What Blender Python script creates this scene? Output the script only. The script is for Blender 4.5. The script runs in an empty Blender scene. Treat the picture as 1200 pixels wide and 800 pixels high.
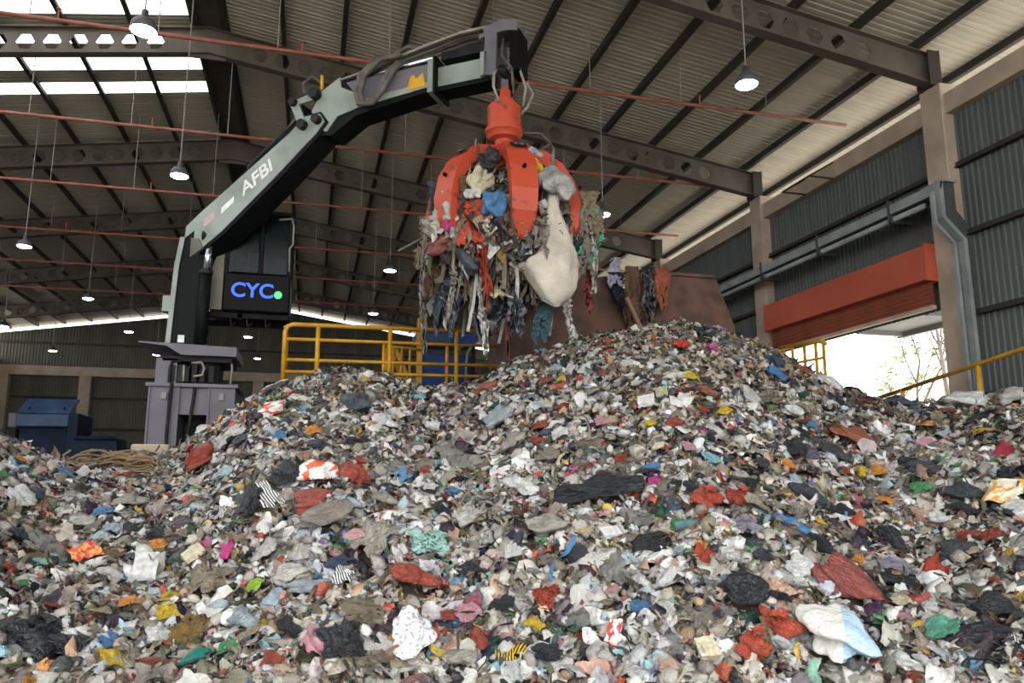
import bpy, bmesh, math, random
import numpy as np
from mathutils import Vector, Matrix

# ---------------------------------------------------------------- camera, sky, exposure
S = bpy.context.scene
C = S.collection
cam_data = bpy.data.cameras.new('camera')
cam = bpy.data.objects.new('camera', cam_data); C.objects.link(cam)
cam_data.sensor_width = 36.0; cam_data.lens = 27.0           # 900 px focal length on a 1200 px frame
cam_data.clip_start = 0.1; cam_data.clip_end = 600
cam.location = (0, 0, 1.7)
cam.rotation_euler = (math.radians(90 + 10.204), 0, math.radians(-14.588))
S.camera = cam
world = bpy.data.worlds.new('overcast_sky'); S.world = world; world.use_nodes = True
bg = world.node_tree.nodes['Background']
bg.inputs[0].default_value = (0.97, 0.985, 1.0, 1); bg.inputs[1].default_value = 1.0
vs = S.view_settings
vs.view_transform = 'Standard'; vs.look = 'None'; vs.gamma = 1.0; vs.use_curve_mapping = False
vs.exposure = 2.45
S.cycles.max_bounces = 6; S.cycles.diffuse_bounces = 4; S.cycles.transparent_max_bounces = 8
S.cycles.use_denoising = True
rng = np.random.default_rng(11); random.seed(11)
PI = math.pi

# ---------------------------------------------------------------- helpers
def hexlin(h):
    v = [int(h[i:i+2], 16)/255 for i in (0, 2, 4)]
    return tuple(x/12.92 if x <= .04045 else ((x+.055)/1.055)**2.4 for x in v)
def new_mat(name):
    m = bpy.data.materials.new(name); m.use_nodes = True
    return m, m.node_tree.nodes, m.node_tree.links, m.node_tree.nodes['Principled BSDF']
def add_bump(n, l, p, scale, strength, dist=0.02, kind='noise', vec=None):
    t = n.new('ShaderNodeTexNoise' if kind == 'noise' else 'ShaderNodeTexVoronoi')
    t.inputs['Scale'].default_value = scale
    if kind == 'noise': t.inputs['Detail'].default_value = 4; t.inputs['Distortion'].default_value = 1.2
    if vec is not None: l.new(vec, t.inputs['Vector'])
    b = n.new('ShaderNodeBump'); b.inputs['Strength'].default_value = strength; b.inputs['Distance'].default_value = dist
    l.new(t.outputs[0], b.inputs['Height']); l.new(b.outputs[0], p.inputs['Normal'])
def mat(name, col, rough=.6, metal=0., var=.25, scale=2., col2=None, lo=.35, hi=.7, bump=0., bscale=30., emit=None, estr=0., coord='Object', stretch=(1,1,1), spec=.4):
    m, n, l, p = new_mat(name)
    c = hexlin(col) if isinstance(col, str) else col
    c2 = (hexlin(col2) if isinstance(col2, str) else col2) if col2 else tuple(x*(1-var) for x in c)
    tc = n.new('ShaderNodeTexCoord'); mp = n.new('ShaderNodeMapping'); mp.inputs['Scale'].default_value = stretch
    l.new(tc.outputs[coord], mp.inputs[0])
    t = n.new('ShaderNodeTexNoise'); t.inputs['Scale'].default_value = scale; t.inputs['Detail'].default_value = 6
    l.new(mp.outputs[0], t.inputs['Vector'])
    r = n.new('ShaderNodeValToRGB')
    r.color_ramp.elements[0].position = lo; r.color_ramp.elements[1].position = hi
    r.color_ramp.elements[0].color = (*c2, 1); r.color_ramp.elements[1].color = (*c, 1)
    l.new(t.outputs[0], r.inputs[0]); l.new(r.outputs[0], p.inputs['Base Color'])
    p.inputs['Roughness'].default_value = rough; p.inputs['Metallic'].default_value = metal; p.inputs['Specular IOR Level'].default_value = spec
    if bump: add_bump(n, l, p, bscale, bump, vec=mp.outputs[0])
    if emit:
        p.inputs['Emission Color'].default_value = (*emit, 1); p.inputs['Emission Strength'].default_value = estr
    return m

class MB:
    """collects vertices and faces of one mesh"""
    def __init__(s): s.v = []; s.f = []
    def add(s, vs_, fs):
        o = len(s.v); s.v += [tuple(v) for v in vs_]; s.f += [tuple(i+o for i in f) for f in fs]; return s
    def box(s, x0, x1, y0, y1, z0, z1):
        return s.add([(x0,y0,z0),(x1,y0,z0),(x1,y1,z0),(x0,y1,z0),(x0,y0,z1),(x1,y0,z1),(x1,y1,z1),(x0,y1,z1)],
                     [(0,3,2,1),(4,5,6,7),(0,1,5,4),(1,2,6,5),(2,3,7,6),(3,0,4,7)])
    def bbox(s, x0, x1, y0, y1, z0, z1, b=.02):
        """box with chamfered edges along z-rings"""
        ring = lambda d, z: [(x0+d,y0,z),(x1-d,y0,z),(x1,y0+d,z),(x1,y1-d,z),(x1-d,y1,z),(x0+d,y1,z),(x0,y1-d,z),(x0,y0+d,z)]
        sh = lambda z: [((x0+x1)/2+(px-(x0+x1)/2)*(1-2*b/(x1-x0)), (y0+y1)/2+(py-(y0+y1)/2)*(1-2*b/(y1-y0)), z) for px,py,_ in ring(b, z)]
        rs = [sh(z0), ring(b, z0+b), ring(b, z1-b), sh(z1)]
        v = sum(rs, []); f = [tuple(range(7,-1,-1)), tuple(range(24,32))]
        for k in range(3):
            for i in range(8): j = (i+1)%8; f.append((k*8+i, k*8+j, k*8+8+j, k*8+8+i))
        return s.add(v, f)
    def prism(s, poly, y0, y1, T=None):
        """polygon in (x,z) extruded along y"""
        n = len(poly); v = [(x,y0,z) for x,z in poly] + [(x,y1,z) for x,z in poly]
        f = [tuple(range(n)), tuple(range(2*n-1, n-1, -1))] + [(i, n+i, n+(i+1)%n, (i+1)%n) for i in range(n)]
        if T: v = [T(*p) for p in v]
        return s.add(v, f)
    def tube(s, pts, r, n=8, caps=True):
        pts = [Vector(p) for p in pts]; rs = r if isinstance(r, (list, tuple)) else [r]*len(pts)
        v = []; up = None
        for i, p in enumerate(pts):
            d = (pts[min(i+1, len(pts)-1)] - pts[max(i-1, 0)])
            d = d.normalized() if d.length > 1e-9 else Vector((0,0,1))
            if up is None: up = d.orthogonal().normalized()
            else:
                up = up - d*up.dot(d); up = up.normalized() if up.length > 1e-6 else d.orthogonal().normalized()
            w = d.cross(up)
            for k in range(n):
                a = 2*PI*k/n; v.append(p + (up*math.cos(a) + w*math.sin(a))*rs[i])
        f = []
        for i in range(len(pts)-1):
            for k in range(n): f.append((i*n+k, i*n+(k+1)%n, (i+1)*n+(k+1)%n, (i+1)*n+k))
        if caps: f += [tuple(range(n-1,-1,-1)), tuple(range((len(pts)-1)*n, len(pts)*n))]
        return s.add(v, f)
    def lathe(s, prof, c=(0,0,0), n=20, caps=True):
        v = []; f = []
        for r, z in prof:
            for k in range(n): a = 2*PI*k/n; v.append((c[0]+r*math.cos(a), c[1]+r*math.sin(a), c[2]+z))
        for i in range(len(prof)-1):
            for k in range(n): f.append((i*n+k, i*n+(k+1)%n, (i+1)*n+(k+1)%n, (i+1)*n+k))
        if caps: f += [tuple(range(n-1,-1,-1)), tuple(range((len(prof)-1)*n, len(prof)*n))]
        return s.add(v, f)
    def xf(s, fn): s.v = [tuple(fn(*p)) for p in s.v]; return s
    def mesh(s, name, m=None, smooth=False):
        me = bpy.data.meshes.new(name); me.from_pydata(s.v, [], s.f)
        if m: me.materials.append(m)
        if smooth: me.polygons.foreach_set('use_smooth', [True]*len(me.polygons))
        me.update(); return me
    def build(s, name, m, parent=None, smooth=False, loc=None):
        return link(name, s.mesh(name, m, smooth), parent, loc)
def link(name, me, parent=None, loc=None):
    o = bpy.data.objects.new(name, me); C.objects.link(o)
    if parent: o.parent = parent
    if loc is not None: o.location = loc
    return o
def empty(name, loc=(0,0,0)):
    o = bpy.data.objects.new(name, None); C.objects.link(o); o.location = loc; o.empty_display_size = .2; return o
def tag(o, label=None, cat=None, group=None, kind=None):
    if label: o['label'] = label
    if cat: o['category'] = cat
    if group: o['group'] = group
    if kind: o['kind'] = kind
    return o
def struct(o, label): return tag(o, label, kind='structure')
def smooth_angle(me, deg=35):
    me.polygons.foreach_set('use_smooth', [True]*len(me.polygons))
    try: me.set_sharp_from_angle(angle=math.radians(deg))
    except Exception: pass

# ---------------------------------------------------------------- materials
M = {}
M['roof'] = mat('roof_sheet_metal', 'c2bcae', .6, .0, scale=.5, col2='aea89b', spec=.12)
M['clad'] = mat('dark_cladding', '6a6e6c', .55, .0, scale=.8, col2='565a59', stretch=(1,1,.25), spec=.12)
M['clad_far'] = mat('far_cladding', '6a685f', .6, .0, scale=.6, col2='59574f', spec=.12)
M['steel'] = mat('roof_steel', '66605a', .7, .0, scale=1.2, col2='544d47', spec=.12)
M['purlin'] = mat('purlin_steel', '3f3c38', .6, scale=1.2, col2='35322e', spec=.12)
M['concrete'] = mat('concrete', 'b5a392', .85, scale=1.3, col2='998979', bump=.3, bscale=14)
M['floor'] = mat('floor_concrete', '6f6a63', .8, scale=.6, col2='544f49', bump=.2, bscale=8)
M['ground'] = mat('outside_ground', 'd2cabb', .9, scale=.2, col2='c0b8aa')
M['red_pipe'] = mat('red_pipe', '9c5c4c', .5, scale=3, col2='83483b')
M['hanger'] = mat('hanger_rod', '8a8580', .5, scale=3)
M['orange'] = mat('orange_paint', 'ba4a30', .45, scale=3.5, col2='b34027', lo=.3, hi=.55, bump=.1)
M['orange_wear'] = mat('worn_orange_paint', 'b7472d', .5, scale=5, col2='5e3226', lo=.3, hi=.42, bump=.15)
M['shutter'] = mat('red_shutter', 'b35338', .5, scale=1, col2='a44a32')
M['slat'] = mat('shutter_slat', '8f4a36', .6, scale=1.5, col2='73402f')
M['yellow'] = mat('yellow_paint', 'cc971f', .45, scale=3, col2='a67818')
M['rust'] = mat('rusty_steel', '6e4f42', .75, scale=2.2, col2='46352d', bump=.3, bscale=12)
M['boom'] = mat('pale_boom_paint', '939c94', .42, scale=1.6, col2='79827b', lo=.3, hi=.6)
M['boom_dark'] = mat('near_black_boom', '141817', .55, scale=2, col2='0d0f0e', spec=.12)
M['black'] = mat('black_paint', '0d0e10', .55, scale=2, col2='08090a', spec=.12)
M['grey_panel'] = mat('grey_panel', '6f6c74', .55, scale=1.5, col2='5b5860')
M['dark_steel'] = mat('dark_machinery', '2e2e30', .5, scale=4, col2='1e1e20', bump=.2, spec=.12)
M['chrome'] = mat('chrome_rod', 'd0d4d6', .2, .9, scale=4)
M['tan_panel'] = mat('tan_panel', '6f6a5a', .5, scale=2)
M['hose'] = mat('hydraulic_hose', '6c655e', .6, scale=6, col2='4a453f')
M['hose_pale'] = mat('pale_hose', '9b948a', .6, scale=6)
M['blue_machine'] = mat('blue_machine', '3f5877', .5, scale=2, col2='2c405c')
M['blue_dark'] = mat('dark_blue_machine', '1d2c44', .5, scale=2, col2='141f30', spec=.12)
M['blue_bright'] = mat('blue_panel', '2b4f9c', .5, scale=2, col2='203b78')
M['tray'] = mat('grey_cable_tray', '8f9595', .55, .0, scale=2, col2='757b7b')
M['tray_dark'] = mat('dark_cable_tray', '4a4e4e', .6, scale=2, spec=.12)
M['white_paint'] = mat('white_print', 'f2f2ee', .5, scale=5, col2='d2d4d0')
M['warn'] = mat('warning_yellow', 'e0a51c', .5, scale=5)
M['pink_print'] = mat('faded_pink_print', 'c9a6a0', .5, scale=5)
M['lamp_body'] = mat('lamp_body', '4c4c4c', .5)
M['lamp'] = mat('lamp_glow', 'ffffff', .5, emit=(.92,.98,1.), estr=14)
M['led_blue'] = mat('blue_led', '2b50d0', .5, emit=(.03,.1,1.), estr=.3)
M['led_green'] = mat('green_led', '3fbf70', .5, emit=(.1,.6,.25), estr=.2)
M['bark'] = mat('bark', '857a70', .9, scale=6)
M['leaf'] = mat('leaf', '93a066', .7, scale=3, col2='7b8a50')
M['canopy'] = mat('canopy_metal', '8b9092', .6, scale=2)
def glass_mat():
    m, n, l, p = new_mat('cab_glass')
    p.inputs['Specular IOR Level'].default_value = .3; p.inputs['Base Color'].default_value = (.02,.03,.03,1); p.inputs['Roughness'].default_value = .12
    tr = n.new('ShaderNodeBsdfTransparent'); tr.inputs[0].default_value = (.5,.62,.6,1)
    mx = n.new('ShaderNodeMixShader'); mx.inputs[0].default_value = .3
    l.new(tr.outputs[0], mx.inputs[1]); l.new(p.outputs[0], mx.inputs[2]); l.new(mx.outputs[0], n['Material Output'].inputs[0])
    return m
M['glass'] = glass_mat()
def skylight_mat():
    m, n, l, p = new_mat('translucent_roof_sheet')
    t = n.new('ShaderNodeBsdfTranslucent'); t.inputs[0].default_value = (.93,.95,.95,1)
    tr = n.new('ShaderNodeBsdfTransparent'); tr.inputs[0].default_value = (.9,.93,.93,1)
    no = n.new('ShaderNodeTexNoise'); no.inputs['Scale'].default_value = .7
    mr = n.new('ShaderNodeMapRange'); mr.inputs[3].default_value = .3; mr.inputs[4].default_value = .6
    mx = n.new('ShaderNodeMixShader'); l.new(no.outputs[0], mr.inputs[0]); l.new(mr.outputs[0], mx.inputs[0])
    l.new(t.outputs[0], mx.inputs[1]); l.new(tr.outputs[0], mx.inputs[2]); l.new(mx.outputs[0], n['Material Output'].inputs[0])
    return m
M['skylight'] = skylight_mat()

# litter: colour comes from the object's own colour
def tinted(name, rough, bump, bscale, film=0., spec=.5, attr=None):
    m, n, l, p = new_mat(name)
    if attr:
        src = n.new('ShaderNodeAttribute'); src.attribute_name = attr; col = src.outputs['Color']
    else:
        src = n.new('ShaderNodeObjectInfo'); col = src.outputs['Color']
    tc = n.new('ShaderNodeTexCoord')
    t = n.new('ShaderNodeTexNoise'); t.inputs['Scale'].default_value = 2.2 if not attr else 9; t.inputs['Detail'].default_value = 6
    l.new(tc.outputs['Object'], t.inputs['Vector'])
    mr = n.new('ShaderNodeMapRange'); mr.inputs[1].default_value = .3; mr.inputs[2].default_value = .75; mr.inputs[3].default_value = .53; mr.inputs[4].default_value = .98
    l.new(t.outputs[0], mr.inputs[0])
    mul = n.new('ShaderNodeVectorMath'); mul.operation = 'SCALE'; l.new(col, mul.inputs[0]); l.new(mr.outputs[0], mul.inputs['Scale'])
    l.new(mul.outputs[0], p.inputs['Base Color']); p.inputs['Roughness'].default_value = rough
    p.inputs['Specular IOR Level'].default_value = spec
    if bump: add_bump(n, l, p, bscale, bump, .05, vec=tc.outputs['Object'])
    if film:
        tl = n.new('ShaderNodeBsdfTranslucent'); l.new(mul.outputs[0], tl.inputs[0])
        tr = n.new('ShaderNodeBsdfTransparent')
        a = n.new('ShaderNodeMixShader'); a.inputs[0].default_value = .3
        b = n.new('ShaderNodeMixShader'); b.inputs[0].default_value = film
        l.new(p.outputs[0], a.inputs[1]); l.new(tl.outputs[0], a.inputs[2])
        l.new(a.outputs[0], b.inputs[1]); l.new(tr.outputs[0], b.inputs[2]); l.new(b.outputs[0], n['Material Output'].inputs[0])
    return m
M['plastic'] = tinted('litter_plastic', .3, .8, 5.)
M['film'] = tinted('litter_film', .28, .8, 5., film=.28)
M['fabric'] = tinted('litter_fabric', .85, .4, 9, spec=.2)
M['paper'] = tinted('litter_paper', .7, .2, 6, spec=.3)
M['scrap'] = tinted('litter_scrap', .45, .55, 26, attr='tint', spec=.45)
def pattern(name, c1, c2, kind, scale, thr=.5, rough=.5, dist=2.):
    m, n, l, p = new_mat(name)
    tc = n.new('ShaderNodeTexCoord')
    if kind == 'wave':
        t = n.new('ShaderNodeTexWave'); t.inputs['Scale'].default_value = scale; t.inputs['Distortion'].default_value = dist
    elif kind == 'split':
        t = n.new('ShaderNodeSeparateXYZ')
    else:
        t = n.new('ShaderNodeTexNoise'); t.inputs['Scale'].default_value = scale; t.inputs['Detail'].default_value = 3
    l.new(tc.outputs['Object'], t.inputs[0])
    r = n.new('ShaderNodeValToRGB'); r.color_ramp.interpolation = 'CONSTANT'
    r.color_ramp.elements[0].color = (*hexlin(c1), 1); r.color_ramp.elements[1].position = thr; r.color_ramp.elements[1].color = (*hexlin(c2), 1)
    l.new(t.outputs[0], r.inputs[0]); l.new(r.outputs[0], p.inputs['Base Color']); p.inputs['Roughness'].default_value = rough
    add_bump(n, l, p, 4, .5, .05, vec=tc.outputs['Object'])
    return m
PAT = {
 'zebra': pattern('zebra_print', '1c1d20', 'd9d9d6', 'wave', 1.6, .5, .6, 2.5),
 'beestripe': pattern('yellow_black_print', '1d1d1d', 'd9b12e', 'wave', 1.2, .5, .5, 1.5),
 'printorange': pattern('orange_blotch_print', 'e2603a', 'dedcd8', 'noise', 1.6, .45, .45),
 'speckle': pattern('speckled_print', '9a9c9c', 'e2e3e3', 'noise', 7., .42, .45),
 'whiteblue': pattern('white_blue_sack', 'd5d3cc', 'a9c3d6', 'split', 1, .12, .5),
 'redwhite': pattern('red_white_print', 'c8453a', 'e0dcd6', 'noise', 1.3, .47, .5),
 'redfloral': pattern('red_orange_foil', 'c8452f', 'dd9a50', 'noise', 2.2, .52, .35),
 'creamorange': pattern('cream_orange_print', 'e0a04a', 'dcd2bc', 'noise', 1.6, .48, .5),
}
COL = {k: hexlin(v) for k, v in dict(
 black='25282d', charcoal='3c4046', slate='4c535b', navyblack='2c3440', navy='36465f', red='a24836', brightred='c63f30', orangered='bc513a', crimson='a8384a',
 maroon='8f4a42', rust='9a5a44', teal='2f8f86', tealdark='4b6a72', tealgreen='5fa58c', green='4f9a5c', lime='a6cf3f', palegreen='a9b09a', mint='a9d2c6',
 white='e2e2df', offwhite='cbc8c0', greige='aaa498', greyclear='b4b3ae', taupe='8b8278', khaki='8d8068', tan='a3937b', amber='ad8a4a', cream='d9cfae', bluegrey='a3adb4',
 paleblue='b2c8d4', blue='4f86b8', cyan='8cc3cc', lavender='bdb9cb', magenta='c8478a', pink='cf98a2', orange='dd8f38', yellow='dcb92f', brown='6a5443', greyblue='6f7f92', clear='bcc4c0').items()}

# ================================================================ STRUCTURE
RX, RZ, SL = -3.1, 13.8, 0.15           # ridge east, ridge height, roof slope
EAVE_R, EAVE_L = 15.4, -21.6
roof_z = lambda x: RZ - SL*abs(x - RX)
Y_FRONT, Y_BACK = -6.0, 55.0
BAY0, BAY = 13.1, 7.1
frames_y = [BAY0 + BAY*i for i in range(-2, 6)]

floor = struct(MB().box(-19.8, 13.7, Y_FRONT, Y_BACK+.3, -.3, 0).build('floor', M['floor']), 'dull concrete floor of the hall beneath the waste')
ground = struct(MB().box(-160, 160, -160, 200, -.6, -.32).build('ground', M['ground']), 'pale ground outside the hall beyond the door')

# roof sheets, one object each
ceiling = struct(empty('ceiling'), 'grey ribbed metal roof of the hall with purlins and skylight strips')
SW = 0.7
def sheet_profile(w, ribs, hgt):
    p = []; s = w/ribs
    for i in range(ribs): p += [(s*i, 0), (s*i+s*.55, 0), (s*i+s*.65, hgt), (s*i+s*.9, hgt)]
    p += [(w, 0), (w+.002, -.01), (w+.016, -.01)]; return p
def roof_sheet_mesh(x_end, name, m):
    b = MB(); pr = sheet_profile(SW, 4, .02)
    xs = (RX, x_end)
    v = [(x, y, roof_z(x)+z) for x in xs for y, z in pr]; n = len(pr)
    b.add(v, [(i, i+1, n+i+1, n+i) for i in range(n-1)])
    return b.mesh(name, m)
me_r = roof_sheet_mesh(EAVE_R, 'roof_sheet', M['roof']); me_l = roof_sheet_mesh(EAVE_L, 'roof_sheet', M['roof']); me_s = roof_sheet_mesh(EAVE_L, 'skylight_sheet', M['skylight'])
sky_rows = [9.4, 10.8, 12.2, 13.6, 15.0, 16.4, 17.8, 19.2, 20.6, 22.0, 23.4]  # rows nearest the open end are unseen, added to brighten the roof beam
ny = int((Y_BACK + 1 - Y_FRONT)/SW)
y_start = 16.4 - SW*math.floor((16.4 - Y_FRONT)/SW)
for i in range(ny):
    y = y_start + SW*i
    link('roof_sheet', me_r, ceiling, (0, y, 0))
    if any(abs(y - q) < .1 for q in sky_rows): link('skylight_sheet', me_s, ceiling, (0, y, 0))
    else: link('roof_sheet', me_l, ceiling, (0, y, 0))
ridge_cap = MB().prism([(RX-.5, roof_z(RX-.5)-.03), (RX, RZ-.03), (RX+.5, roof_z(RX+.5)-.03), (RX+.5, roof_z(RX+.5)-.012), (RX, RZ-.012), (RX-.5, roof_z(RX-.5)-.012)], y_start, Y_BACK+1)
ridge_cap.build('ridge_cap', M['steel'], ceiling)
def purlin(x):
    z = roof_z(x) - .01
    MB().box(x-.035, x+.035, y_start, Y_BACK, z-.2, z-.01).box(x+.035, x+.09, y_start, Y_BACK, z-.2, z-.185).build('purlin', M['purlin'], ceiling)
for k in range(11): purlin(RX + .35 + 1.55*k)
for k in range(11): purlin(RX - .35 - 1.55*k)
purlin(14.3)

# castellated rafters
HALF = 16.35; TD = .35
def rafter_mesh(side):
    b = MB(); t = .008
    P = lambda u, v, y: (RX + side*u, y, RZ - .6 - SL*u + v)
    polys = []; holes = []
    u = 0.0; polys.append([(0, -TD), (1.0, -TD), (1.0, TD), (0, TD)])
    pitch = .6; u = 1.0
    while u + pitch < HALF - 1.3:
        c = u + pitch/2; u1 = u + pitch; A, B, H = .21, .1, .2
        hx = [(c-A, 0), (c-B, H), (c+B, H), (c+A, 0), (c+B, -H), (c-B, -H)]
        polys += [[(u, TD), hx[1], hx[2], (u1, TD)][::-1], [(u, -TD), (u1, -TD), hx[4], hx[5]], [(u, 0), hx[0], hx[1], (u, TD)][::-1], [(u, -TD), hx[5], hx[0], (u, 0)][::-1],
                  [(u1, TD), hx[2], hx[3], (u1, 0)][::-1], [(u1, 0), hx[3], hx[4], (u1, -TD)][::-1]]
        holes.append(hx); u = u1
    polys.append([(u, -TD), (HALF, -TD), (HALF, TD), (u, TD)])
    for p in polys:
        n = len(p)
        b.add([P(*q, -t) for q in p] + [P(*q, t) for q in p], [tuple(range(n)), tuple(range(2*n-1, n-1, -1))])
    for hx in holes: b.add([P(*q, -t) for q in hx] + [P(*q, t) for q in hx], [(i, (i+1)%6, 6+(i+1)%6, 6+i) for i in range(6)])
    for v in (-TD-.02, TD):
        q = [P(0, v, -.13), P(HALF, v, -.13), P(HALF, v, .13), P(0, v, .13)]
        q2 = [(x, y, z+.022) for x, y, z in q]
        b.add(q + q2, [(0,3,2,1),(4,5,6,7),(0,1,5,4),(1,2,6,5),(2,3,7,6),(3,0,4,7)])
    return b.mesh('rafter', M['steel'])
rm = {1: rafter_mesh(1), -1: rafter_mesh(-1)}
def end_plate_mesh(side):
    x = RX + side*HALF; z = RZ - .6 - SL*HALF; b = MB()
    b.box(min(x, x+side*.02), max(x, x+side*.02), -.2, .2, z-.5, z+.45)
    b.box(min(x-side*.3, x), max(x-side*.3, x), -.2, -.18, z-.42, z+.42)
    b.box(min(x-side*.3, x), max(x-side*.3, x), .18, .2, z-.42, z+.42)
    return b.mesh('end_plate', M['purlin'])
em = {1: end_plate_mesh(1), -1: end_plate_mesh(-1)}
gus = MB().prism([(RX-.45, RZ-1.1), (RX+.45, RZ-1.1), (RX+.45, RZ-.3), (RX, RZ-.24), (RX-.45, RZ-.3)], -.03, .03).mesh('ridge_gusset', M['steel'])
ordinal = ['first', 'second', 'third', 'fourth', 'fifth', 'sixth', 'seventh', 'eighth']
for i, y in enumerate(frames_y):
    r = struct(empty('roof_beam', (0, y, 0)), ordinal[i] + ' castellated steel roof beam counted from the open end of the hall')
    for s in (1, -1):
        link('rafter', rm[s], r); link('end_plate', em[s], r)
    link('ridge_gusset', gus, r)

# concrete columns, ring beam and cladding of the right wall
XW = 13.1
for i, y in enumerate([q for q in frames_y if q > 0]):
    c = struct(MB().bbox(XW, XW+.6, y-.28, y+.32, 0, 10.36, .02).build('column', M['concrete']), 'tan concrete column of the side wall, %s from the open end' % ordinal[i])
ring = struct(MB().box(XW+.08, XW+.5, Y_FRONT, Y_BACK, 9.62, 10.08).build('trim_1', M['concrete']), 'tan concrete ring beam running along the top of the side wall')
def clad_mesh(z0, z1, w=.75, ribs=5, hgt=.035, flip=1, name='cladding_sheet', m=None):
    b = MB(); pr = sheet_profile(w, ribs, hgt); n = len(pr)
    b.add([(-h*flip, y, z) for z in (z0, z1) for y, h in pr], [(i, i+1, n+i+1, n+i) for i in range(n-1)])
    return b.mesh(name, m or M['clad'])
wall_right = struct(empty('wall_right'), 'dark ribbed metal cladding of the side wall beside the door')
cl_full = clad_mesh(0, 9.66); cl_top = clad_mesh(5.4, 9.66)
cols_r = [q for q in frames_y if q > 0]
y = -5.9
while y < Y_BACK - .75:
    near = min(cols_r, key=lambda q: abs(q - y))
    door = 13.3 < y + .37 < 20.3
    link('cladding_sheet', cl_top if door else cl_full, wall_right, (13.42, y, 0))
    y += .75
for z in (8.42, 6.87, 5.14, 3.4):
    for y0, y1 in ((-6, 12.8), (13.44, 19.9), (20.55, 54.5)):
        if z < 5.3 and y0 == 13.44: continue
        MB().box(13.28, 13.38, y0, y1, z-.06, z+.06).box(13.24, 13.3, y0, y1, z-.06, z-.045).build('wall_girt', M['purlin'], wall_right)
# left wall, back wall
wall_left = struct(empty('wall_left'), 'dark ribbed metal cladding of the far side wall')
cl_left = clad_mesh(0, 9.4, flip=-1, m=M['clad_far'], w=1.5, ribs=8)
y = -5.9
while y < Y_BACK - .5: link('cladding_sheet', cl_left, wall_left, (-19.6, y, 0)); y += 1.5
wall_back = struct(empty('wall_back'), 'dim ribbed metal gable wall at the far end of the hall')
x = -19.6
while x < 13.4:
    xm = x + .75; b = MB(); pr = sheet_profile(1.5, 8, .04); n = len(pr)
    top = lambda q: roof_z(q) - .34
    b.add([(p, -h, 0) for p, h in pr] + [(p, -h, top(x+p)) for p, h in pr], [(i, i+1, n+i+1, n+i) for i in range(n-1)])
    b.build('cladding_sheet', M['clad_far'], wall_back, loc=(x, Y_BACK, 0)); x += 1.5
for z in (10.4, 6.9, 4.9, 3.0): MB().box(-19.5, 13.2, Y_BACK-.2, Y_BACK-.08, z-.06, z+.06).build('wall_girt', M['purlin'], wall_back)
for i, xx in enumerate((-18.9, -14.2, -9.0, -3.6, 1.8, 7.2)):
    struct(MB().bbox(xx-.35, xx+.35, Y_BACK-.7, Y_BACK-.2, 0, 8.25, .02).build('column', M['concrete']), 'tan concrete column of the far gable wall, %s from the blue press side' % ordinal[i])
struct(MB().box(-19.5, 13.2, Y_BACK-.65, Y_BACK-.2, 8.25, 8.85).build('trim_2', M['concrete']), 'tan concrete beam across the far gable wall')

# raised loading platform at the roller door
struct(MB().box(11.9, 14.6, 7.5, 21, 0, 2.35).build('floor_platform', M['concrete']), 'raised concrete platform behind the waste at the door')

# roller shutter
rs = tag(empty('roller_shutter', (12.85, 16.5, 5.4)), 'orange-red roller shutter box above the bright doorway', 'roller shutter')
hb = MB().bbox(0, .5, -3.05, 3.15, .62, 1.38, .015); hb.build('housing', M['shutter'], rs)
MB().box(-.02, .52, -3.08, -3.05, .58, 1.42).build('end_cap', M['shutter'], rs); MB().box(-.02, .52, 3.15, 3.18, .58, 1.42).build('end_cap', M['shutter'], rs)
MB().box(-.03, .0, -3.05, 3.15, .6, .66).build('housing_lip', M['shutter'], rs)
sl = MB().prism([(.16, 0), (.2, .02), (.2, .075), (.16, .095), (.19, .05)], -3.0, 3.1).mesh('shutter_slat', M['slat'])
for k in range(6): link('shutter_slat', sl, rs, (0, 0, .05 + .097*k))
MB().box(.12, .24, -3.0, 3.1, -.03, .05).build('bottom_bar', M['concrete'], rs)
for yy in (-3.04, 3.1): MB().box(.4, .55, yy, yy+.06, -3.0, .6).build('guide_rail', M['tray_dark'], rs)

# outside canopy and trees seen through the doorway
cn = tag(empty('door_canopy', (13.9, 14.6, 5.62)), 'flat grey canopy outside over the bright doorway', 'canopy')
MB().box(0, 1.5, -2.6, 2.6, 0, .1).build('canopy_sheet', M['canopy'], cn)
MB().box(1.4, 1.5, -2.6, 2.6, -.14, .0).build('fascia', M['canopy'], cn)
for yy in (-2.5, 0, 2.4): MB().box(0, 1.4, yy, yy+.1, -.12, 0).build('canopy_rib', M['canopy'], cn)
def branch(b, p, d, L, r, depth, tips, rnd):
    pts = [p]; q = p.copy(); dd = d.copy(); n = 5
    for i in range(n):
        dd = (dd + Vector((rnd.uniform(-.14,.14), rnd.uniform(-.14,.14), rnd.uniform(-.03,.12)))).normalized(); q = q + dd*L/n; pts.append(q.copy())
    b.tube(pts, [r*(1-.5*i/n) for i in range(n+1)], 5)
    tips += pts[2:]
    if depth:
        for k in range(3):
            s = pts[rnd.choice([2, 3, 4, 5])]; a = rnd.uniform(0, 2*PI)
            nd = (dd + Vector((math.cos(a)*.75, math.sin(a)*.75, rnd.uniform(-.1, .5)))).normalized()
            branch(b, s.copy(), nd, L*.62, r*.5, depth-1, tips, rnd)
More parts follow.
